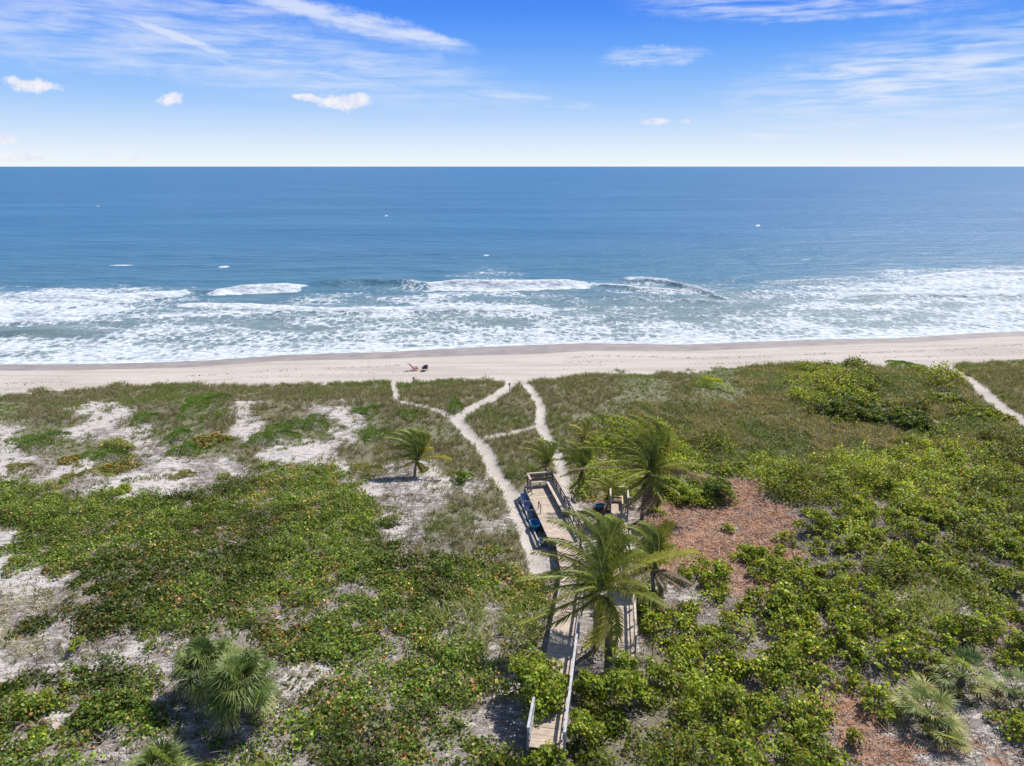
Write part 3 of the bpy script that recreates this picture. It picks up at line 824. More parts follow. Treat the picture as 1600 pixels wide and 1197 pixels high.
# --- individual mats and shrubs -----------------------------------------------------
for i, (u, v, ru, rv, hh, look, lab) in enumerate(MATS):
    rng = np.random.default_rng(500 + i)
    x, y, z, rx, ry = ell_world(u, v, ru, rv)
    root = empty("mat_plant" if look != 'leaf' else "dune_bush", (x, y, z), 0, lab, "low plant" if look != 'leaf' else "bush")
    qb = QB(); n = int(520 * rx * ry) + 250
    d = unit(rng.normal(size=(n, 3))); d[:, 2] = np.abs(d[:, 2])
    rad = np.sqrt(rng.random(n)); a = np.arctan2(d[:, 1], d[:, 0])
    wobr = 1 + .28 * np.sin(a * 3 + i) + .15 * np.sin(a * 7 + i * 2)
    px, py = rad * wobr * rx * np.cos(a), rad * wobr * ry * np.sin(a)
    top = hh * np.sqrt(np.clip(1 - rad ** 2, 0, 1)) * (.7 + .5 * fbm(px * 1.3 + i * 9, py * 1.3, 9, 3))
    P = np.stack([px, py, h(x + px, y + py) - z + top * (.8 + .25 * rng.random(n))], 1)
    cols = {'mat': [(.12, .21, .03), (.15, .24, .04), (.09, .16, .03), (.22, .25, .07)],
            'olive': [(.22, .23, .055), (.28, .26, .08), (.16, .18, .05), (.36, .30, .12)],
            'leaf': GREENS_T[:4]}[look]
    C = palette(n, cols, [4, 4, 3, 2], rng=rng)
    if look == 'leaf':
        qb.quads(*kites(P, unit(d + np.array([0, 0, .8])), np.full(n, .16), np.full(n, .14), C, rng))
    else:
        D = unit(d * np.array([.8, .8, .5]) + np.array([0, 0, .7]))
        qb.quads(*blades(P - D * .08, D, rng.uniform(.1, .22, n), rng.uniform(.04, .07, n), C, rng, .5))
    qb.build("foliage", M_GRASS if look != 'leaf' else M_LEAF, root)
    tb = QB()
    for k in range(7):
        a = rng.uniform(0, 6.28); q_ = .6 * rng.random()
        ex, ey = math.cos(a) * rx * q_, math.sin(a) * ry * q_
        tb.tube([(0, 0, -.05), (ex * .5, ey * .5, hh * .25), (ex, ey, hh * .5)], [.02, .014, .006], (.2, .15, .11), 4)
    tb.build("stem", M_BARK, root)

def shrub_meshes(rng, rx, ry, hh, lsize, cols, wts, dens=1.0, open_=.0):
    """foliage and stems of one shrub, base at the origin"""
    qb, tb = QB(), QB()
    ncl = max(4, int(9.5 * rx * ry / (.4 * .4) * .32 * (1 - open_)))
    a = rng.uniform(0, 6.283, ncl); q_ = np.sqrt(rng.random(ncl)) * (.86 + .22 * np.sin(a * 3 + rng.uniform(0, 6)) + .1 * np.sin(a * 5))
    cx, cy = np.cos(a) * q_ * rx, np.sin(a) * q_ * ry
    cz = hh * (.38 + .50 * np.sqrt(np.clip(1 - q_ ** 2, 0, 1))) * rng.uniform(.6, 1.2, ncl) - .12
    cr = rng.uniform(.18, .44, ncl) * min(1.3, .6 + .4 * max(rx, ry)); ch = cr * .8
    per = (cr * cr * 330 * dens * (.15 / lsize) ** 2).astype(int) + 8
    qb.quads(*dome_leaves(cx, cy, np.maximum(cz - ch * .5, .03), cr, ch, per, lsize, cols, wts, rng, .2, .45))
    for k in range(ncl):
        p0 = np.array([cx[k] * .12, cy[k] * .12, -.08]); p2 = np.array([cx[k], cy[k], max(cz[k], .05)])
        p1 = p0 * .45 + p2 * .55 + np.array([rng.normal() * .1, rng.normal() * .1, -.1 * hh])
        tb.tube([p0, p1, p2], [.035 * (.5 + hh * .4), .022, .008], (.25, .21, .19), 4)
    return qb, tb

for i, (u, v, ru, rv, hh, lab) in enumerate(SHRUBS):
    rng = np.random.default_rng(600 + i)
    # the pixel centre is the crown's middle: stand the foot under it
    x, y, z = at(u, v, hh * .55)
    x1, _, _ = at(u + ru, v, hh * .55); _, y2, _ = at(u, v - rv, hh * .55)
    rx = abs(x1 - x); ry = max(rx * .55, min(abs(y2 - y) * .8, rx * 1.3))
    red = 'red' in lab or 'brown' in lab
    cols, wts = (GREENS_G, [14, 16, 10, 8, 14, 9]) if red else ((GREENS_G, [22, 30, 14, 6, 2, 1]) if 'dark' in lab else (GREENS_T, [34, 20, 24, 10, 1]))
    qb, tb = shrub_meshes(rng, rx, ry, hh, .15 if y < 55 else .19, cols, wts, 1.15)
    root = empty("sea_grape_shrub", (x, y, z), 0, lab, "shrub")
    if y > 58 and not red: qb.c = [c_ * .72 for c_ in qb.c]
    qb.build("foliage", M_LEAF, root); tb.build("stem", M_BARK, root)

# open thicket right of the clearing: one shrub mesh kind per variant, copied with its parts
VAR = []
for i in range(7):
    rng = np.random.default_rng(700 + i)
    s = .75 + .11 * i
    qb, tb = shrub_meshes(rng, s * .95, s * .85, .75 + .12 * i, .15, GREENS_T, [30, 26, 22, 10, 3], .95, .18)
    VAR.append((qb.mesh("foliage", M_LEAF), tb.mesh("stem", M_BARK), s))
rng = np.random.default_rng(777)
cands, placed = scatter(2.6, ylo=23, yhi=56, rng=rng), []
for x, y, g_, p_ in zip(*cands):
    if g_ != CODE['S'] or not off_deck(np.array([x]), np.array([y]), .5)[0] or not off_things(np.array([x]), np.array([y]), .9)[0]: continue
    if any((x - a) ** 2 + (y - b) ** 2 < 1.28 ** 2 for a, b in placed): continue
    if fbm(np.array([x * .35]), np.array([y * .35]), 781, 3)[0] < .33: continue
    u_, v_ = project(x, y, 3.5)
    if u_ < 985 or u_ > 1640 or v_ > 1240: continue
    placed.append((x, y))
first = {}
for j, (x, y) in enumerate(placed[:295]):
    vi = int(rng.integers(0, len(VAR)))
    fm_, sm_, s = VAR[vi]
    loc = (x, y, float(h(x, y)))
    rz, sc = rng.uniform(0, 6.28), rng.uniform(.82, 1.2)
    if vi not in first:
        root = empty("sea_grape_bush", loc, rz)
        kids = [link_mesh("foliage", fm_, M_LEAF, root), link_mesh("stem", sm_, M_BARK, root)]
        first[vi] = (root, kids)
    else:
        src, kids = first[vi]
        root = src.copy(); COL.objects.link(root); root.location = loc; root.rotation_euler = (0, 0, rz)
        for k in kids:
            c = k.copy(); COL.objects.link(c); c.parent = root
    root.scale = (sc, sc, sc)
    tag(root, "leafy green shrub of the open thicket right of and below the orange clearing", "shrub", "sea grape shrubs of the open thicket")
print("open thicket shrubs", len(placed))

# ------------------------------------------------------------------ palms
def bez(p0, p1, p2, t):
    return (1 - t) ** 2 * p0 + 2 * t * (1 - t) * p1 + t * t * p2

def feather_frond(root, tip, arch, rng, yellow=0.0, leaflet=.62, n=46, dead=False, wscale=1.0, wind=(-.55, -.05, .05)):
    """one coconut frond from the crown's middle to tip (offset)"""
    p0 = np.array([0, 0, 0.0]); p2 = np.array(tip, float)
    Lf = float(np.linalg.norm(p2)); wx = .33 if p2[0] < .35 * Lf else .02
    hang = np.clip(.9 + p2[2] / Lf * 1.2, .35, 1.0)
    c1 = p2 * .22 + np.array([wx * Lf, .05 * Lf, arch * .62 * hang + .10 * Lf * hang])
    c2 = p2 * .74 + np.array([wx * Lf * .95, .03 * Lf, arch * .62 * hang + .04 * Lf])
    def bz(t): return (1 - t) ** 3 * p0 + 3 * t * (1 - t) ** 2 * c1 + 3 * t * t * (1 - t) * c2 + t ** 3 * p2
    qb = QB()
    ts = np.linspace(0, 1, 15)
    pts = np.array([bz(t) for t in ts])
    gcol = np.array([(.155, .20, .038)]) ; ycol = np.array([(.42, .36, .06)]); dcol = np.array([(.26, .19, .12)])
    base = (gcol * (1 - yellow) + ycol * yellow)[0] if not dead else dcol[0]
    base = base * rng.uniform(.72, 1.35)
    qb.tube([tuple(p) for p in pts], list(np.linspace(.055, .012, 15)), tuple(np.array([.42, .40, .12]) if not dead else dcol[0]), 4)
    L = np.linalg.norm(np.diff(pts, axis=0), axis=1).sum()
    t = np.linspace(.12, .99, n)
    P = np.array([bz(q) for q in t])
    T = unit(np.gradient(P, axis=0))
    S = unit(np.cross(T, np.array([0, 0, 1.0]))); U = np.cross(S, T)
    w = np.array(wind) * wscale; ragged = rng.random(n) > .08
    for sgn in (-1, 1):
        ll = leaflet * (.45 + .75 * np.sin(np.pi * np.clip(t * .86 + .1, 0, 1))) * rng.uniform(.75, 1.2, n) * min(1, L / 3.4) * np.where(ragged, 1, .3)
        D1 = unit(T * .55 + S * sgn * .75 + U * .12 + w * .42 + rng.normal(size=(n, 3)) * .05)
        D2 = unit(D1 * .7 + np.array([0, 0, -.7]) + w * .55 + rng.normal(size=(n, 3)) * .09)
        A = P; B = A + D1 * ll[:, None] * .5; Cc = B + D2 * ll[:, None] * .5
        wd = .036
        E = unit(T + U * .4) * wd
        C = base * (1 + .12 * rng.normal(size=(n, 1))) * (1 + .04 * rng.normal(size=(n, 3)))
        tipy = np.clip(rng.random(n) * .9 + .15 + yellow * .4, 0, 1)[:, None]
        C2 = C * (1 - tipy * .45) + ycol * tipy * .45 if not dead else C  # yellowed leaflet tips, with sunlit yellow edges also put into the colour
        qb.quads(np.stack([A - E, A + E, B + E * .9, B - E * .9], 1), C)
        qb.quads(np.stack([B - E * .9, B + E * .9, Cc + E * .12, Cc - E * .12], 1), C2)
    return qb.build("palm_frond", M_FROND, root)

def trunk(parent, pts, r0, r1, col=(.24, .2, .17), name="trunk"):
    qb = QB(); N = 16
    P = []
    pts = [np.array(p, float) for p in pts]
    for i in range(N + 1):
        t = i / N
        P.append(bez(pts[0], pts[1], pts[2], t))
    rr = [(r0 + (r1 - r0) * min(1, (i / N) * 1.2)) * (1.07 if i % 2 else .95) * (1.25 if i == 0 else 1) for i in range(N + 1)]
    qb.tube([tuple(p) for p in P], rr, col, 9)
    return qb.build(name, M_BARK, parent, True)

def coconut(foot_px, crown_px, fronds, label, seed, leaflet=.62, n=46, nuts=0, trunk_r=.17, auto=0, autoL=3.0, group=None):
    """foot and crown given in the photograph; fronds as (px tip u, v, toward/away metres, arch, yellow)"""
    rng = np.random.default_rng(seed)
    x, y, z = at(*foot_px)
    # crown above the foot: same distance, height from its row
    dx, dy, dz = ray(*crown_px); t = y / dy
    cx, cz = dx * t, CAMZ + dz * t
    root = empty("coconut_palm", (x, y, z), 0, label, "palm tree", group)
    C = np.array([cx - x, 0, cz - z])
    trunk(root, [(0, 0, -.2), (C[0] * .25, 0, C[2] * .5), C], trunk_r, trunk_r * .72)
    hub = empty_crown(root, C, rng)
    fwd0 = t * math.sqrt(dx * 0 + 1) 
    for f in fronds:
        u, v, dyy, arch, ye = f[:5]; dead = len(f) > 5
        ddx, ddy, ddz = ray(u, v); tt = (y + dyy) / ddy
        tip = np.array([ddx * tt - cx, dyy, CAMZ + ddz * tt - cz])
        o = feather_frond(root, tip, arch, rng, ye, leaflet, n, dead)
        o.location = C
    for k in range(auto):
        a = rng.uniform(0, 6.283); el = rng.uniform(-.1, .9)
        tip = np.array([math.cos(a) * autoL * .8 - autoL * .35, math.sin(a) * autoL * .7, el * autoL * .6 - .2])
        o = feather_frond(root, tip, autoL * .35, rng, rng.uniform(0, .3), leaflet, n)
        o.location = C
    return root

def empty_crown(root, C, rng):
    """fibrous heart of the palm with leaf stalk bases and coconuts"""
    qb = QB()
    for k in range(14):
        a = k * 2.4; e = .55 + .25 * rng.random()
        d = np.array([math.cos(a) * .9, math.sin(a) * .9, e])
        qb.tube([tuple(C + d * -.02), tuple(C + d * .22), tuple(C + d * .42)], [.09, .06, .035], (.27, .22, .10) if k % 2 else (.17, .12, .07), 5)
    return qb.build("crown_heart", M_BARK, root)

coconut((931, 1015), (930, 927), [
    (806, 908, .6, .9, .15), (803, 935, .2, 1.2, .05), (826, 992, -1.2, 1.0, .55), (812, 975, -.9, 1.25, .25), (833, 862, 1.6, .6, .45), (850, 842, 2.0, .8, .15),
    (858, 812, 2.6, .8, .1), (885, 798, 3.0, .9, 0), (915, 797, 3.2, 1.0, 0), (948, 806, 3.0, 1.0, .1),
    (968, 812, 2.6, .9, .3), (990, 838, 2.0, .9, .1), (1006, 862, 1.6, .8, .15), (1092, 862, 1.6, .6, .5), (1012, 918, -.2, .8, .25), (1042, 948, -1.0, .9, .1),
    (915, 1012, -2.0, .9, .75), (932, 1008, -2.2, 1.0, .6), (958, 1012, -1.9, 1.0, .45), (845, 900, .9, 1.4, .1), (865, 940, -.5, 1.2, .2),
    ], "largest coconut palm, windblown, rising between the two boardwalks in the foreground", 811, .68, 70)
coconut((1022, 945), (1018, 893), [
    (958, 838, 1.6, .8, .1), (975, 822, 2.0, .9, .1), (1000, 816, 2.2, .9, 0), (1047, 815, 2.0, .4, .7), (1052, 850, 1.3, .5, .4), (985, 862, .8, .9, 0),
    (960, 880, .2, .8, .35), (968, 905, -.3, .7, .5), (1046, 878, .5, .6, .5), (1042, 925, -.8, .6, 0, 1), (1062, 918, -.4, .5, 0, 1), (1000, 850, 1.4, 1.2, 0), (1015, 845, 1.5, 1.2, .1), (1030, 935, -1.0, .7, .2, 1),
    (1080, 912, .1, .5, .3, 1),
    ], "coconut palm with dry hanging fronds just behind and right of the largest palm", 812, .68, 56, trunk_r=.15)
coconut((1003, 812), (1010, 744), [
    (945, 655, 2.2, .9, .2), (962, 650, 2.4, 1.0, .2), (985, 648, 2.6, 1.0, .1), (1010, 650, 2.6, 1.0, .1), (1032, 660, 2.2, .8, .3), (1046, 690, 1.6, .6, .3), (1062, 692, 2.0, .4, .7),
    (905, 700, 1.2, .9, .2), (930, 675, 1.8, 1.0, .1), (925, 725, .3, 1.0, .3), (938, 748, -.6, 1.0, .35), (962, 757, -1.2, 1.2, .1), (985, 765, -1.0, .8, .6), (1020, 775, -1.0, .6, .8), (1098, 728, 1.2, .6, .3),
    (1095, 750, .4, .7, .3, 1), (1102, 745, .6, .5, .3, 1), (1060, 745, .1, .9, .3), (1045, 715, 1.0, 1.0, .6), (975, 690, 1.6, 1.4, 0), (1000, 680, 1.8, 1.4, 0), (960, 715, .6, 1.3, 0), (1020, 690, 1.4, 1.3, .1), (950, 700, 1.1, 1.3, .1), (890, 735, 0, .6, .2, 1), (978, 792, -1.2, .5, .5, 1), (996, 798, -1.3, .4, .2, 1), (1038, 786, -1.2, .6, .6), (1062, 772, -.6, .7, .3), (952, 776, -1.0, .8, .3), (1015, 796, -1.4, .4, .1, 1), (1003, 800, -1.5, .4, .3, 1), (1026, 792, -1.3, .5, .4), (985, 782, -1.2, .7, .2), (1075, 735, .5, .9, .2), (935, 700, 1.2, 1.0, .2),
    ], "tall coconut palm above the top edge of the orange clearing", 813, .62, 54)
coconut((903, 772), (908, 735), [
    (872, 700, 1.2, .6, .1), (872, 718, .8, .7, .1), (885, 690, 1.4, .7, .1), (900, 692, 1.4, .6, 0), (920, 700, 1.2, .6, 0), (876, 745, -.2, .6, .6), (890, 765, -.8, .6, .5), (925, 715, .8, .6, .1), (905, 765, -.8, .5, .2), (882, 728, .3, .8, 0), (915, 690, 1.3, .6, .3),
    ], "young coconut palm bending over the right-hand sand path", 814, .64, 46, trunk_r=.11)
coconut((906, 705), (909, 685), [
    (890, 664, 1.0, .4, .9), (897, 678, .2, .4, .95), (905, 655, 1.4, .5, .5), (915, 652, 1.6, .4, .3), (918, 668, 1.0, .4, .8), (927, 676, .6, .3, .9), (893, 688, -.2, .3, .8), (922, 660, 1.2, .4, .2), (900, 700, -.5, .3, .7),
    ], "small yellowing coconut palm behind the young palm by the path", 815, .42, 30, trunk_r=.08)
coconut((946, 800), (952, 782), [
    (915, 752, .9, .6, .4), (925, 748, 1.1, .6, .3), (940, 745, 1.2, .6, .2), (952, 748, 1.2, .5, .1), (968, 752, 1.0, .4, .3), (930, 765, .5, .6, .6), (975, 765, .6, .4, .3), (945, 760, .9, .7, .1), (960, 768, .6, .7, .1), (925, 782, -.2, .5, .5),
    ], "low sprouting coconut palm at the far end of the short boardwalk", 816, .5, 36, trunk_r=.09)
coconut((854, 745), (852, 728), [
    (812, 700, .8, .6, .25), (820, 690, 1.2, .6, .2), (835, 684, 1.4, .6, .15), (850, 688, 1.4, .6, 0), (862, 690, 1.4, .6, .0), (815, 742, -.2, .4, .6), (836, 710, .6, .8, 0), (872, 718, .6, .4, .3), (868, 734, -.1, .4, .6), (842, 700, 1, .8, 0), (858, 705, .9, .7, 0), (825, 715, .4, .7, .3),
    ], "small coconut palm standing just beyond the far end of the main boardwalk", 817, .55, 38, trunk_r=.10)
coconut((648, 744), (650, 722), [
    (604, 684, 1.2, .8, .1), (612, 676, 1.6, .9, 0), (625, 672, 1.8, 1.0, 0), (642, 670, 1.8, 1.0, 0), (658, 674, 1.6, .8, .4), (672, 680, 1.4, .6, .85), (676, 700, .8, .5, .9), (705, 718, .1, .5, .9), (592, 722, .1, .7, .3),
    (615, 735, -.5, .6, .6), (622, 702, .8, 1.1, 0), (636, 696, 1.0, 1.2, 0), (610, 700, .8, 1.0, .1), (655, 692, 1.1, 1.0, .5), (668, 735, -.4, .5, .6), (660, 738, -.5, .4, .85), (630, 715, .3, .9, .1),
    ], "lone windblown coconut palm with yellow fronds on the left dune", 818, .70, 50, trunk_r=.14)

def fan_frond(root, O, d, pet, size, rng, hue=0, nseg=26, spread=2.35, droop=.55):
    """fan palm frond: stalk from O along d, then a pleated fan of drooping strips"""
    qb = QB(); d = unit(np.array(d, float)); O = np.array(O, float)
    hub = O + d * pet + np.array([0, 0, -.12 * pet * pet])
    mid = O + d * pet * .5 + np.array([0, 0, .02])
    qb.tube([tuple(O), tuple(mid), tuple(hub)], [.03, .022, .016], (.25, .30, .10), 4)
    d2 = unit(hub - mid)
    S = unit(np.cross(d2, np.array([0, 0, 1.0]))); U = np.cross(S, d2)
    a = np.linspace(-spread, spread, nseg)
    D = unit(d2 * np.cos(a)[:, None] + S * np.sin(a)[:, None] + U * (.28 * (1 - np.cos(a)))[:, None] + .04 * rng.normal(size=(nseg, 3)))
    L = size * (.72 + .28 * np.cos(a * .7)) * rng.uniform(.88, 1.1, nseg)
    A = np.repeat(hub[None], nseg, 0)
    B = A + D * (L * .55)[:, None]
    Dd = unit(D * .8 + np.array([-.18, 0, -1]) * droop * rng.uniform(.6, 1.3, (nseg, 1)))
    Cc = B + Dd * (L * .5)[:, None]
    E = unit(np.cross(D, U)) 
    w = (spread * size / nseg) * .5
    base = np.array([(.15, .20, .055), (.21, .255, .08), (.105, .155, .04), (.33, .33, .11)][hue % 4])
    C = base * (1 + .2 * rng.normal(size=(nseg, 1))) * (1 + .05 * rng.normal(size=(nseg, 3)))
    zz = (U * .03)[None] * np.where(np.arange(nseg) % 2, 1, -1)[:, None] if False else 0
    qb.quads(np.stack([A - E * .008, A + E * .008, B + E * w, B - E * w], 1), C)
    qb.quads(np.stack([B - E * w * .9, B + E * w * .9, Cc + E * .004, Cc - E * .004], 1), C * 1.12)
    return qb.build("fan_frond", M_FROND, root)

def fan_palm(foot, label, n, size, pet, trunk_h, seed, name="cabbage_palm", spreadz=(.05, 1.2), hues=(0, 1, 2, 0), nseg=26, droop=.55, group=None, cat="fan palm"):
    rng = np.random.default_rng(seed)
    x, y, z = foot
    root = empty(name, (x, y, z), 0, label, cat, group)
    trunk(root, [(0, 0, -.2), (.05, 0, trunk_h * .5), (0, 0, trunk_h)], .2, .17, (.20, .165, .13))
    for k in range(n):
        a = k * 2.39996 + rng.normal() * .15
        el = spreadz[0] + (spreadz[1] - spreadz[0]) * (k / n) ** .8 + rng.normal() * .14
        d = (math.cos(a) * math.cos(el), math.sin(a) * math.cos(el), math.sin(el))
        el_ = 0
        fan_frond(root, (0, 0, trunk_h), d, pet * rng.uniform(.7, 1.35), size * rng.uniform(.72, 1.1), rng, hues[k % len(hues)] if k > 2 else 3, nseg, 2.3, droop)
    return root

def foot_under(u, v, up):
    x, y, z = at(u, v, up); return (x, y, z)
fan_palm(foot_under(378, 1072, 1.7), "bigger fan palm of the lower left pair, its crown drooping over the shrubs", 46, 1.0, 1.05, 1.6, 901, spreadz=(-.35, 1.35), hues=(0, 2, 1, 0), nseg=30, droop=.75)
fan_palm(foot_under(322, 1042, 1.5), "smaller fan palm at the upper left of the lower left pair", 36, .95, .95, 1.4, 902, spreadz=(-.25, 1.35), hues=(1, 0, 1, 2), nseg=30, droop=.75)
fan_palm(foot_under(250, 1208, 1.2), "fan palm cut off by the bottom edge at lower left", 26, .95, .8, 1.1, 903, spreadz=(-.1, 1.4), hues=(1, 1, 0, 2), nseg=30, droop=.5)
fan_palm(foot_under(1452, 1108, .7), "pale green palmetto with broad stiff fans at lower right", 15, .85, 1.0, .45, 904, "palmetto", (.0, 1.25), (1, 3, 1, 3), 30, .3, cat="palmetto")
fan_palm(foot_under(1505, 1052, .7), "palmetto with windblown fans behind the broad one at lower right", 13, .75, 1.0, .45, 905, "palmetto", (.0, 1.25), (1, 1, 3, 0), 28, .45, cat="palmetto")
fan_palm(foot_under(1478, 1152, .4), "small palmetto in front of the broad palmetto at lower right", 8, .62, .6, .25, 906, "palmetto", (.0, 1.1), (1, 3, 1), 28, .35, cat="palmetto")
fan_palm(foot_under(1585, 1075, .5), "palmetto partly hidden in shrubs by the right picture edge", 8, .65, .8, .3, 907, "palmetto", (.1, 1.2), (0, 2, 1), 24, .4, cat="palmetto")

def wrack():
    rng = np.random.default_rng(481); qb = QB()
    n = 2600; x = rng.uniform(-80, 80, n); k = rng.random(n)
    d = np.where(k < .55, 13.5 + 2.2 * (fbm(x * .05, x * 0, 482, 3) - .5) + rng.normal(size=n) * .35, np.where(k < .8, 17.5 + rng.normal(size=n) * .5 + 2 * (fbm(x * .04, x * 0, 483, 3) - .5), rng.uniform(8, 27, n)))
    keep = vnoise(x * .22, d * .1, 484) > .42; x, d = x[keep], d[keep]; y = shore(x) - d; n = len(x)
    P = np.stack([x, y, h(x, y) + .03], 1)
    C = palette(n, [(.16, .12, .08), (.26, .20, .14), (.10, .08, .06)], [3, 3, 2], rng=rng)
    L = rng.uniform(.08, .34, n)
    qb.quads(*kites(P, unit(np.array([0, 0, 1.0]) + rng.normal(size=(n, 3)) * .3), L, L * .5, C, rng))
    tag(qb.build("seaweed_wrack", M_LITTER), "thin broken line of dark seaweed bits along the open beach", "seaweed", None, 'stuff')
wrack()

# ------------------------------------------------------------------ boardwalks
PALE = [(.46, .375, .295), (.43, .35, .28), (.49, .405, .32), (.42, .345, .275), (.47, .38, .30)]
def pcol(rng, dark=1.0):
    return tuple(np.array(PALE[int(rng.integers(0, len(PALE)))]) * dark * rng.uniform(.93, 1.06))

def boardwalk(line, width, label, seed, rails, bent_every=2.4):
    """line: [(x, y, z_top)], planked deck on posts; rails: [(side, i0, t0, i1, t1, grey)]"""
    rng = np.random.default_rng(seed)
    root = empty("boardwalk", (line[0][0], line[0][1], float(h(line[0][0], line[0][1]))), 0, label, "boardwalk")
    off = Vector(root.location)
    L = [Vector(p) - off for p in line]
    deck, joist, post = QB(), QB(), QB()
    def perp(d): return Vector((d.y, -d.x, 0)).normalized()      # to the right
    for i in range(len(L) - 1):
        a, b = L[i], L[i + 1]; d = (b - a); ln = d.length; d.normalize(); r = perp(d)
        nP = int(ln / .15)
        for k in range(nP):
            c = a + d * ((k + .5) * ln / nP)
            c = c + Vector((rng.normal() * .006, rng.normal() * .006, rng.normal() * .002))
            deck.box(c + Vector((0, 0, -.02)), (width + rng.normal() * .012, ln / nP - .009, .04), pcol(rng), ax=[r, d, r.cross(d)])
        for s in (-1, 0, 1):
            o_ = r * (s * (width / 2 - .08)) + Vector((0, 0, -.14))
            joist.beam(a + o_, b + o_, .05, .19, (.20, .165, .135))
        for k in range(int(ln / bent_every) + 1):
            c = a + d * (k * bent_every + .2)
            for s in (-1, 1):
                q_ = c + r * (s * (width / 2 - .03))
                gz = float(h(q_.x + off.x, q_.y + off.y)) - off.z
                pq = QB(); pq.box((q_.x, q_.y, (q_.z - .045 + gz - .3) / 2), (.13, .13, max(.2, q_.z - .045 - gz + .3)), (.23, .195, .165), ax=[r, d, Vector((0, 0, 1))]); pq.build('pile', M_WOOD, root)
            joist.beam(c - r * (width / 2) + Vector((0, 0, -.33)), c + r * (width / 2) + Vector((0, 0, -.33)), .06, .18, (.19, .155, .13))
    deck.build("deck", M_WOOD, root); joist.build("joists", M_WOOD, root)
    for (side, i0, t0, i1, t1, grey) in rails:
        rail, rp = QB(), QB()
        i, pts = i0, [L[i0].lerp(L[i0 + 1], t0)]
        for j in range(i0 + 1, i1 + 1): pts.append(L[j])
        pts.append(L[i1].lerp(L[i1 + 1], t1))
        for a, b in zip(pts[:-1], pts[1:]):
            d = (b - a); ln = d.length
            if ln < .1: continue
            d.normalize(); r = perp(d) * side; o_ = r * (width / 2 + .05)
            cap = (.42, .42, .44) if grey else (.50, .43, .35)
            rail.beam(a + o_ + Vector((0, 0, 1.0)), b + o_ + Vector((0, 0, 1.0)), .12, .04, cap)
            for z_, hgt in ((.70, .08), (.36, .08)):
                rail.beam(a + o_ - r * .065 + Vector((0, 0, z_)), b + o_ - r * .065 + Vector((0, 0, z_)), .03, hgt, tuple(np.array(cap) * .8))
            nk = max(1, round(ln / 1.7))
            for k in range(nk + 1):
                c = a + d * (ln * k / nk) + o_
                rp = QB(); rp.box(c + Vector((0, 0, .38)), (.09, .09, 1.18), tuple(np.array(cap) * .75), ax=[d, r, Vector((0, 0, 1))]); rp.build('rail_post', M_WOOD, root)
        rail.build("railing", M_WOOD, root)
    return root, off, L

def top_pts(P, up): return [(p[0], p[1], float(h(p[0], p[1])) + up) for p in P]
l1 = top_pts(W1, DECK_UP)
w1z = [l1[0][2], l1[1][2], l1[2][2], l1[3][2], l1[4][2]]
def smoothz(l, z): return [(p[0], p[1], z) for p in l]
D1Z = float(np.mean([p[2] for p in l1])); D2Z = float(np.mean([h(p[0], p[1]) for p in W2])) + .8
W1f = [(*at_z(u, v, D1Z), D1Z) for u, v in WALK1]
W2f = [(*at_z(u, v, D2Z), D2Z) for u, v in WALK2]
WID1, WID2 = 1.48, 1.12
boardwalk(W1f, WID1, "long weathered boardwalk running from the bottom of the picture to the left sand path", 1001,
          [(1, 0, 0, 3, .35, True), (-1, 0, 0, 1, .2, True)])
boardwalk(W2f, WID2, "shorter narrow boardwalk right of the long one, ending by the orange clearing", 1002,
          [(1, 0, .7, 3, .45, False)])

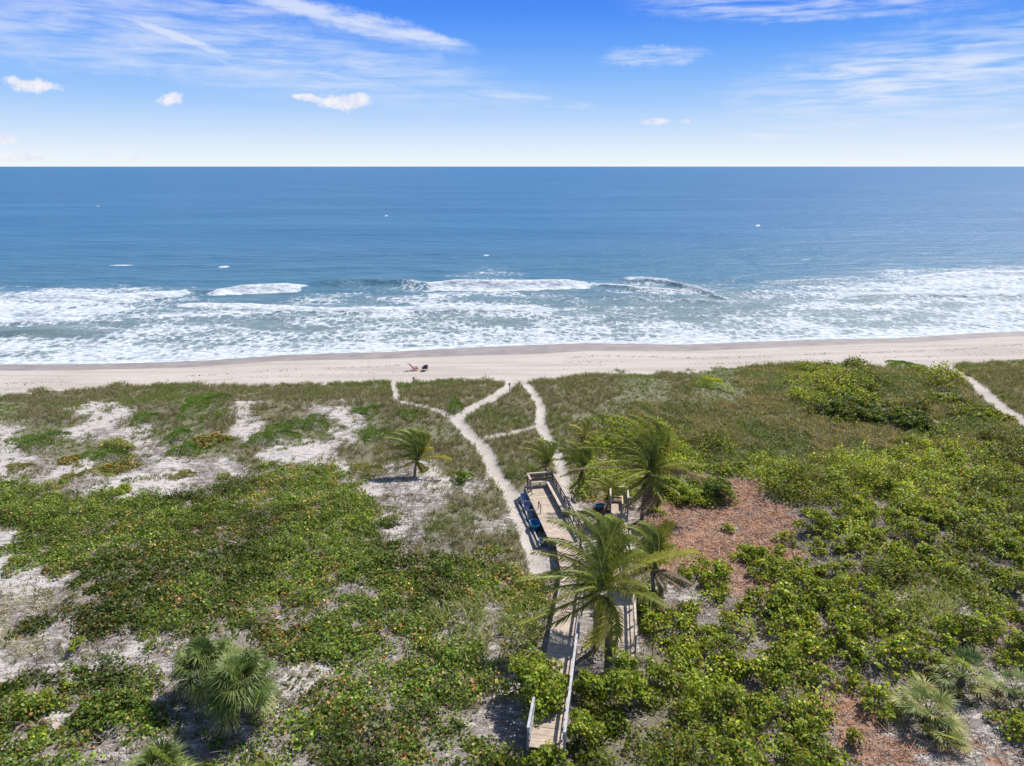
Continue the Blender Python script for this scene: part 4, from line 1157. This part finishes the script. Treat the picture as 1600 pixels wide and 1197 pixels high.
# lookout platform at the seaward end of the main boardwalk
def platform():
    rng = np.random.default_rng(1010)
    z = D1Z
    P = lambda u, v: Vector((*at_z(u, v, z), z))
    nearL, farL, nearR = P(868, 868), P(831, 760), P(897, 838)
    c0 = Vector(W1f[-1]); ax_d = (P(841, 758) - P(882, 838)); Ln = ax_d.length; ax_d.normalize(); r = Vector((ax_d.y, -ax_d.x, 0))
    a = P(884, 842); width = 2.3; Ln = (P(846, 757) - a).length
    gz = float(h(a.x, a.y))
    root = empty("lookout_platform", (a.x, a.y, gz), 0, "raised timber lookout deck with rails and built-in bench at the main boardwalk's seaward end", "platform")
    off = Vector(root.location); a = a - off
    deck, fr, bench, rail, post = QB(), QB(), QB(), QB(), QB()
    n = int(Ln / .15)
    Z = Vector((0, 0, 1))
    for k in range(n):
        c = a + ax_d * ((k + .5) * Ln / n)
        deck.box(c - Z * .022, (width, Ln / n - .014, .04), pcol(rng, 1.0), ax=[r, ax_d, Z])
    deck.build("deck", M_WOOD, root)
    for s in (-1, 0, 1):
        fr.beam(a + r * (s * (width / 2 - .06)) - Z * .15, a + ax_d * Ln + r * (s * (width / 2 - .06)) - Z * .15, .05, .2, (.2, .16, .13))
        for k in range(4):
            q_ = a + ax_d * (k / 3 * (Ln - .2) + .1) + r * (s * (width / 2 - .06)) 
            pq = QB(); pq.box(q_ - Z * .72, (.12, .12, .9), (.22, .185, .155), ax=[r, ax_d, Z]); pq.build('pile', M_WOOD, root)
    fr.build("joists", M_WOOD, root)
    # rails: right side whole length, end, and a short left return
    R1, R0 = width / 2 + .04, -width / 2 - .04
    end = a + ax_d * (Ln + .04)
    runs = [(a + r * R1 - ax_d * .2, end + r * R1), (end + r * R1, end + r * (R0 + .35)), (end + r * (R0 + .35), end + r * (R0 + .35) - ax_d * 1.15)]
    for p, q_ in runs:
        rail.beam(p + Z * 1.02, q_ + Z * 1.02, .17, .045, (.42, .35, .30))
        rail.beam(p + Z * .80, q_ + Z * .80, .035, .13, (.22, .16, .13)); rail.beam(p + Z * .52, q_ + Z * .52, .035, .13, (.22, .16, .13)); rail.beam(p + Z * .25, q_ + Z * .25, .035, .13, (.22, .16, .13))
        nk = max(1, round((q_ - p).length / 1.3))
        for k in range(nk + 1):
            pq = QB(); pq.box(p.lerp(q_, k / nk) + Z * .42, (.09, .09, 1.14), (.28, .22, .18), ax=[r, ax_d, Z]); pq.build('rail_post', M_WOOD, root)
    rail.build("railing", M_WOOD, root)
    # bench along the right rail
    b0, b1 = a + ax_d * (Ln * .34) + r * (width / 2 - .38), end + r * (width / 2 - .38) - ax_d * .12
    for o_ in (-.13, .13): bench.beam(b0 + r * o_ + Z * .45, b1 + r * o_ + Z * .45, .22, .04, (.50, .42, .34))
    for k in range(5): bench.box(b0.lerp(b1, (k + .1) / 4.3) + Z * .21, (.4, .07, .42), (.24, .19, .16), ax=[r, ax_d, Z])
    e0 = end - ax_d * .4 + r * (width / 2 - .65); e1 = end - ax_d * .4 + r * (R0 + .5)
    bench.beam(e0 + Z * .44, e1 + Z * .44, .36, .04, (.38, .32, .27)); bench.build("bench", M_WOOD, root)
    gr = QB()
    for t in (.45, .80):
        p = a + ax_d * (Ln * t) - r * (width / 2 - .28)
        gr.beam(p + Z * .62, p + ax_d * .75 + Z * .62, .06, .05, (.09, .06, .055))
        for s in (.02, .73): gr.box(p + ax_d * s + Z * .31, (.05, .05, .6), (.09, .06, .055), ax=[r, ax_d, Z])
    gr.build("grab_rail", M_PAINT, root)
    return off + a, ax_d, r, Ln, width
pa, pd, pr, pL, pW = platform()

def end_box():
    """railed end with an L-shaped bench on the short boardwalk"""
    z = D2Z; Z = Vector((0, 0, 1))
    far, nearp = Vector(W2f[-1]), Vector(W2f[-2])
    d = (far - nearp).normalized(); r = Vector((d.y, -d.x, 0))
    root = empty("viewing_bay", (far.x, far.y, float(h(far.x, far.y))), 0, "small railed bay with a yellow L-shaped bench at the short boardwalk's far end", "viewing bay")
    off = Vector(root.location)
    a = far - off - d * .02; w = WID2
    rail, post, bench, deck = QB(), QB(), QB(), QB(); rng = np.random.default_rng(3)
    c = [a + r * (w / 2 + .08) - d * .2, a + r * (w / 2 + .08) + d * 1.9, a - r * (w / 2 + .08) + d * 1.9, a - r * (w / 2 + .08) - d * .9]
    for k in range(13):
        deck.box(a + d * (.08 + k * .145) - Z * .022, (w, .13, .04), pcol(rng, .95), ax=[r, d, Z])
    for p, q_ in zip(c[:-1], c[1:]):
        rail.beam(p + Z * 1.0, q_ + Z * 1.0, .13, .04, (.50, .44, .38))
        for z_ in (.3, .55, .8): rail.beam(p + Z * z_, q_ + Z * z_, .03, .12, (.25, .19, .15))
        nk = max(1, round((q_ - p).length / 1.2))
        for k in range(nk + 1):
            pq = QB(); pq.box(p.lerp(q_, k / nk) + Z * .1, (.09, .09, 1.76), (.30, .25, .2), ax=[r, d, Z]); pq.build('rail_post', M_WOOD, root)
    bench.beam(a + r * (w / 2 - .2) + d * .15 + Z * .45, a + r * (w / 2 - .2) + d * 1.75 + Z * .45, .3, .04, (.58, .44, .22))
    bench.beam(a - r * (w / 2) + d * 1.4 + Z * .44, a + r * (w / 2 - .36) + d * 1.4 + Z * .44, .26, .04, (.56, .43, .23))
    for s in (.2, 1.0, 1.7): bench.box(a + r * (w / 2 - .2) + d * s + Z * .21, (.06, .06, .42), (.4, .3, .16), ax=[r, d, Z])
    for s in (-.4, -.05): bench.box(a + r * s + d * 1.4 + Z * .21, (.06, .06, .42), (.4, .3, .16), ax=[r, d, Z])
    deck.build("deck", M_WOOD, root); rail.build("railing", M_WOOD, root); bench.build("bench", M_WOOD, root)
end_box()

# ground-level storage beside the platform: grey walkway mat and blue beach gear
def beach_gear():
    Z = Vector((0, 0, 1)); side = -1
    base = lambda t, o_: (lambda p: Vector((p.x, p.y, float(h(p.x, p.y)))))(pa + pd * (pL * t) - pr * (pW / 2 + o_))
    qb = QB()
    p0, p1 = base(.05, .40), base(.86, .36)
    root = empty("storage_pad", p0, 0, "grey ground-level timber pad with a pale kerb beside the lookout platform", "pad")
    d = (p1 - p0).normalized(); r = Vector((d.y, -d.x, 0))
    mid = (p1 - p0) / 2
    qb.box(mid + Z * .06, ((p1 - p0).length, .78, .06), (.18, .18, .19), ax=[d, r, d.cross(r)]); qb.build("pad", M_WOOD, root)
    k = QB()
    k.box(mid - r * .14 + Z * .17, ((p1 - p0).length, .07, .16), (.5, .47, .44), ax=[d, r, d.cross(r)])
    k.box(mid - r * .42 + Z * .12, ((p1 - p0).length, .07, .18), (.25, .24, .23), ax=[d, r, d.cross(r)]); k.build("kerb", M_WOOD, root)
    items = [(.80, .30, (.03, .07, .22), 1.05, "folded navy beach chair, farthest along the platform's left side"),
             (.66, .33, (.02, .04, .14), .9, "dark blue folded beach chair, second from the far end beside the platform"),
             (.50, .35, (.01, .03, .07), .8, "nearly black folded chair in the middle of the gear beside the platform")]
    for t, o_, c, s, lab in items:
        p = base(t, o_) + Z * .10
        rt = empty("folded_beach_chair", p, math.atan2(pd.y, pd.x), lab, "beach chair", "beach gear stored beside the platform")
        fr, cl = QB(), QB()
        for y_ in (-.28, .28):
            fr.tube([(-.35 * s, y_, 0), (-.1, y_, .35 * s), (.25 * s, y_, .72 * s)], .014, (.5, .5, .52), 6)
            fr.tube([(.35 * s, y_, 0), (.05, y_, .3 * s), (-.28 * s, y_, .55 * s)], .014, (.5, .5, .52), 6)
        fr.tube([(.25 * s, -.28, .72 * s), (.25 * s, .28, .72 * s)], .014, (.5, .5, .52), 6)
        for k_, (x0, z0, x1, z1) in enumerate([(-.33, .08, -.1, .3), (-.1, .3, .02, .42), (.02, .42, .25, .72)]):
            cl.beam((x0 * s, 0, z0 * s), (x1 * s, 0, z1 * s), .54, .02, c)
        cl.beam((.34 * s, 0, .02), (.0, 0, .3 * s), .54, .02, c)
        fr.build("frame", M_PAINT, rt); cl.build("sling", M_PAINT, rt)
    # blue tub
    def tub(p, rz, c, s, lab, name="storage_tub"):
        rt = empty(name, p, rz, lab, "tub", "beach gear stored beside the platform")
        b, rm = QB(), QB()
        n = 16; V = []
        for ring in ((.30, 0), (.36, .2), (.40, .38)):
            V.append([(math.cos(2 * math.pi * k / n) * ring[0] * 1.35 * s, math.sin(2 * math.pi * k / n) * ring[0] * s, ring[1] * s) for k in range(n)])
        F_ = []
        for i in range(2):
            for k in range(n): F_.append([V[i][k], V[i][(k + 1) % n], V[i + 1][(k + 1) % n], V[i + 1][k]])
        for k in range(0, n): F_.append([V[0][k], V[0][(k + 1) % n], (0, 0, .01), (0, 0, .01)])
        b.quads(np.array(F_, float), c)
        top = [tuple(np.array(p_) * (1.0, 1.0, 1.0)) for p_ in V[2]]
        rm.tube(top + [top[0]], .022, tuple(np.array(c) * 1.3), 6)
        b.build("tub_body", M_PAINT, rt); rm.build("rim", M_PAINT, rt)
    tub(base(.34, .33) + Z * .09, math.atan2(pd.y, pd.x), (.015, .15, .32), 1.0, "bright blue oval tub on the grey pad beside the platform")
    tub(base(.10, .30) + Z * .09, math.atan2(pd.y, pd.x), (.24, .30, .38), .62, "small grey-blue tub nearest the viewer on the grey pad")
    x, y, z = at(937, 795)
    tub(Vector((x, y, z + .01)), .4, (.03, .22, .36), .8, "blue tub on orange litter just left of the short boardwalk's far end")
beach_gear()

# ------------------------------------------------------------------ beach chairs and marker posts
def lounge(u, v, rz, col, label):
    x, y, z = at(u, v)
    rt = empty("beach_chair", (x, y, z), rz, label, "beach chair", "beach chairs on the open sand")
    fr, st, bk, arm = QB(), QB(), QB(), QB()
    for s in (-.3, .3):
        fr.tube([(-.55, s, .02), (-.1, s, .22), (.45, s, .34), (.52, s, .02)], .022, tuple(np.array(col) * .8), 6)
        fr.tube([(-.12, s, .24), (-.42, s, .62), (-.72, s, 1.0)], .022, tuple(np.array(col) * .8), 6)
        arm.beam((-.38, s * 1.12, .52), (.34, s * 1.12, .5), .10, .03, col)
        arm.box((.28, s * 1.12, .25), (.05, .05, .48), col)
    for k in range(6): st.box((-.08 + k * .1, 0, .26 + k * .018), (.09, .6, .025), col, ax=None)
    for k in range(6):
        y_ = -.25 + k * .1
        bk.beam((-.14, y_, .26), (-.74, y_, 1.02 - abs(y_) * .25), .09, .025, col)
    fr.build("frame", M_PAINT, rt); st.build("seat", M_PAINT, rt); bk.build("backrest", M_PAINT, rt); arm.build("armrests", M_PAINT, rt)
lounge(648, 579, .15, (.26, .035, .02), "dark red low beach chair, the left of two on the open sand")
lounge(664, 579, 1.9, (.022, .015, .05), "dark navy low beach chair, the right of two on the open sand")

def post(u, v, hh, label):
    x, y, z = at(u, v)
    rt = empty("marker_post", (x, y, z), 0, label, "post", "thin marker posts at the beach edge")
    a, b = QB(), QB()
    a.tube([(0, 0, -.2), (.01, 0, hh * .5), (0, .01, hh)], .04, (.3, .27, .25), 7)
    b.box((0, -.03, hh - .16), (.24, .03, .26), (.42, .4, .4)); b.box((0, -.055, hh - .16), (.18, .012, .2), (.3, .28, .27))
    a.build("pole", M_WOOD, rt); b.build("sign_plate", M_WOOD, rt)
post(796, 618, 1.5, "thin grey marker post at the beach end of the main sand path")
post(647, 601, 1.0, "short thin grey post in the grass below the beach chairs")

# ------------------------------------------------------------------ light and sky
SUN_EL, SUN_AZ = R(53), math.atan2(.74, .67)       # azimuth clockwise from +Y (towards the sea)
sd = bpy.data.lights.new("sun", 'SUN'); so = bpy.data.objects.new("sun", sd); COL.objects.link(so)
sd.energy = 4.9; sd.angle = R(.53); sd.color = (1.0, .955, .89)
dirv = Vector((math.sin(SUN_AZ) * math.cos(SUN_EL), math.cos(SUN_AZ) * math.cos(SUN_EL), math.sin(SUN_EL)))
so.rotation_euler = dirv.to_track_quat('Z', 'Y').to_euler(); so.location = (60, 60, 80)

world = bpy.data.worlds.new("World"); scene.world = world; world.use_nodes = True
nt = world.node_tree; nt.nodes.clear(); q = NT(nt)
wout = nt.nodes.new("ShaderNodeOutputWorld"); bg = nt.nodes.new("ShaderNodeBackground"); nt.links.new(bg.outputs[0], wout.inputs[0])
sky = nt.nodes.new("ShaderNodeTexSky"); sky.sky_type = 'NISHITA'; sky.sun_disc = False
sky.sun_elevation = SUN_EL; sky.sun_rotation = SUN_AZ; sky.altitude = 10; sky.air_density = 1.0; sky.dust_density = .6; sky.ozone_density = 2.0
STR = .095; EXPO = .38; EG = 2 ** EXPO
bg.inputs['Strength'].default_value = STR
gen = nt.nodes.new("ShaderNodeTexCoord").outputs['Generated']
sep = nt.nodes.new("ShaderNodeSeparateXYZ"); nt.links.new(gen, sep.inputs[0])
el = q.math('ARCSINE', sep.outputs[2]); az = q.math('ARCTAN2', sep.outputs[0], sep.outputs[1])
def lin(r, g_, b):
    f = lambda c: (c / 255 / 12.92) if c / 255 <= .04045 else ((c / 255 + .055) / 1.055) ** 2.4
    return (f(r), f(g_), f(b), 1)
# the clear sky deepens quickly above the horizon
ramp = nt.nodes.new("ShaderNodeValToRGB"); cr = ramp.color_ramp
def px_el(v):
    dx, dy, dz = ray(800, v); return math.atan2(dz, dy)
stops = [(258, (240, 248, 252)), (238, (228, 240, 252)), (205, (202, 225, 252)), (165, (168, 206, 252)), (120, (136, 187, 252)), (70, (104, 165, 250)), (20, (80, 145, 247)), (-60, (62, 125, 236))]
EMAX = px_el(-60)
while len(cr.elements) > 1: cr.elements.remove(cr.elements[-1])
cr.elements[0].position = 0; cr.elements[0].color = lin(*stops[0][1])
for v, c in stops[1:]:
    e = cr.elements.new(min(1, px_el(v) / EMAX)); e.color = lin(*c)
nt.links.new(q.math('DIVIDE', el, EMAX, clamp=True), ramp.inputs[0])
low = q.mix(1.0, ramp.outputs[0], (1 / STR / EG, 1 / STR / EG, 1 / STR / EG), 'MULTIPLY')
base = q.mix(q.map(el, EMAX, EMAX * 2.2, 0, 1), low, sky.outputs[0])
# clouds: drifting cirrus sheets and small cumulus, laid out by compass bearing and height
def dirpx(u, v):
    dx, dy, dz = ray(u, v); return math.atan2(dx, dy), math.atan2(dz, math.hypot(dx, dy))
wn = q.noise(gen, 34, 8, .68); wn2 = q.noise(q.mapping(gen, loc=(5, 3, 1)), 48, 8, .68)
def blob(u, v, ru, rv, rot=0., soft=.9, warp=.016):
    a0, e0 = dirpx(u, v)
    da = q.math('ADD', q.math('SUBTRACT', az, a0), q.math('MULTIPLY', q.math('SUBTRACT', wn, .5), warp * 2))
    de = q.math('ADD', q.math('SUBTRACT', el, e0), q.math('MULTIPLY', q.math('SUBTRACT', wn2, .5), warp))
    c_, s_ = math.cos(rot), math.sin(rot)
    x_ = q.math('ADD', q.math('MULTIPLY', da, c_), q.math('MULTIPLY', de, s_))
    y_ = q.math('SUBTRACT', q.math('MULTIPLY', de, c_), q.math('MULTIPLY', da, s_))
    k = 1 / F
    d2 = q.math('ADD', q.math('POWER', q.math('ABSOLUTE', q.math('DIVIDE', x_, ru * k)), 2), q.math('POWER', q.math('ABSOLUTE', q.math('DIVIDE', y_, rv * k)), 2))
    return q.map(d2, 1, 1 - soft, 0, 1)
def total(lst):
    t = lst[0]
    for b in lst[1:]: t = q.math('MAXIMUM', t, b)
    return t
dirs = nt.nodes.new("ShaderNodeCombineXYZ"); nt.links.new(az, dirs.inputs[0]); nt.links.new(el, dirs.inputs[1])
def streak(rot, sx, sy, sc, seedloc):
    return q.noise(q.mapping(dirs.outputs[0], (sx, sy, 1), seedloc, (0, 0, rot)), sc, 7, .62, .35)
stL = streak(.13, 1.6, 13, 7, (3, 1, 0)); stR = streak(-.06, 1.6, 15, 8, (9, 4, 0))
mL = total([q.math('MULTIPLY', blob(330, 72, 520, 62, -.13, .95, .03), .85), blob(560, 36, 190, 20, -.20, .95, .02), q.math('MULTIPLY', blob(330, 2, 130, 14, -.1, .95, .02), .8), q.math('MULTIPLY', blob(660, 92, 60, 24, -.3, .95, .02), .6),
            q.math('MULTIPLY', blob(70, 55, 220, 45, -.1, .95, .03), .75)])
mR = total([blob(1420, 106, 190, 22, .03, .95, .02), blob(1430, 130, 210, 30, .08, .95, .02), q.math('MULTIPLY', blob(1470, 120, 330, 75, .1, .95, .03), .65), q.math('MULTIPLY', blob(1020, 88, 90, 16, 0, .95, .02), .8),
            q.math('MULTIPLY', blob(1250, 8, 260, 24, -.05, .95, .02), .7), q.math('MULTIPLY', blob(1215, 211, 60, 9, 0, .95, .01), .9), q.math('MULTIPLY', blob(830, 155, 120, 10, -.12, .95, .01), .6), q.math('MULTIPLY', blob(1520, 199, 120, 6, .03, .95, .006), .7)])
sharp = q.math('MULTIPLY', total([blob(520, 24, 200, 13, -.16, .95, .012), blob(650, 54, 90, 10, -.16, .9, .01), blob(280, 58, 90, 8, -.30, .95, .01)]), q.map(stL, .2, .55))
cirL = q.math('MAXIMUM', q.math('MULTIPLY', sharp, .95), q.math('MULTIPLY', mL, q.map(stL, .22, .80))); cirR = q.math('MULTIPLY', mR, q.map(stR, .32, .68))
contrail = q.math('MULTIPLY', blob(315, 76, 70, 5, -.52, .9, .006), .45)
cum = total([blob(56, 133, 36, 10, .05, .95, 0.0304), blob(270, 154, 17, 11, .35, .95, 0.0266), blob(540, 160, 46, 13, .04, .95, 0.0304), blob(484, 153, 24, 6, -.1, .7, .014), blob(566, 155, 16, 10, 0, .95, 0.019), q.math('MULTIPLY', blob(1024, 190, 26, 6, 0, .8, .01), .7),
             q.math('MULTIPLY', blob(1072, 190, 9, 4, 0, .8, .008), .5), blob(2, 216, 24, 9, 0, .95, 0.0266), q.math('MULTIPLY', blob(20, 245, 50, 7, 0, .8, .01), .6), q.math('MULTIPLY', blob(215, 247, 22, 5, 0, .8, .01), .5)])
f = 1 / STR / EG
c1 = q.mix(q.math('MULTIPLY', q.math('MAXIMUM', q.math('MAXIMUM', cirL, cirR), contrail), .85), base, tuple(x * f for x in lin(226, 234, 252)[:3]))
cshade = q.mix(q.map(wn, .4, .62), tuple(x * f for x in lin(222, 226, 246)[:3]), tuple(x * f for x in lin(250, 247, 250)[:3]))
c1 = q.mix(q.math('MULTIPLY', cum, .92), c1, cshade)
# below the horizon keep it pale
nt.links.new(c1, bg.inputs['Color'])

scene.view_settings.view_transform = 'Standard'
scene.view_settings.look = 'None'
scene.view_settings.exposure = EXPO
scene.view_settings.gamma = 1.0
scene.cycles.max_bounces = 6
scene.cycles.diffuse_bounces = 3
scene.cycles.transmission_bounces = 3
scene.cycles.use_adaptive_sampling = True
scene.cycles.use_denoising = True
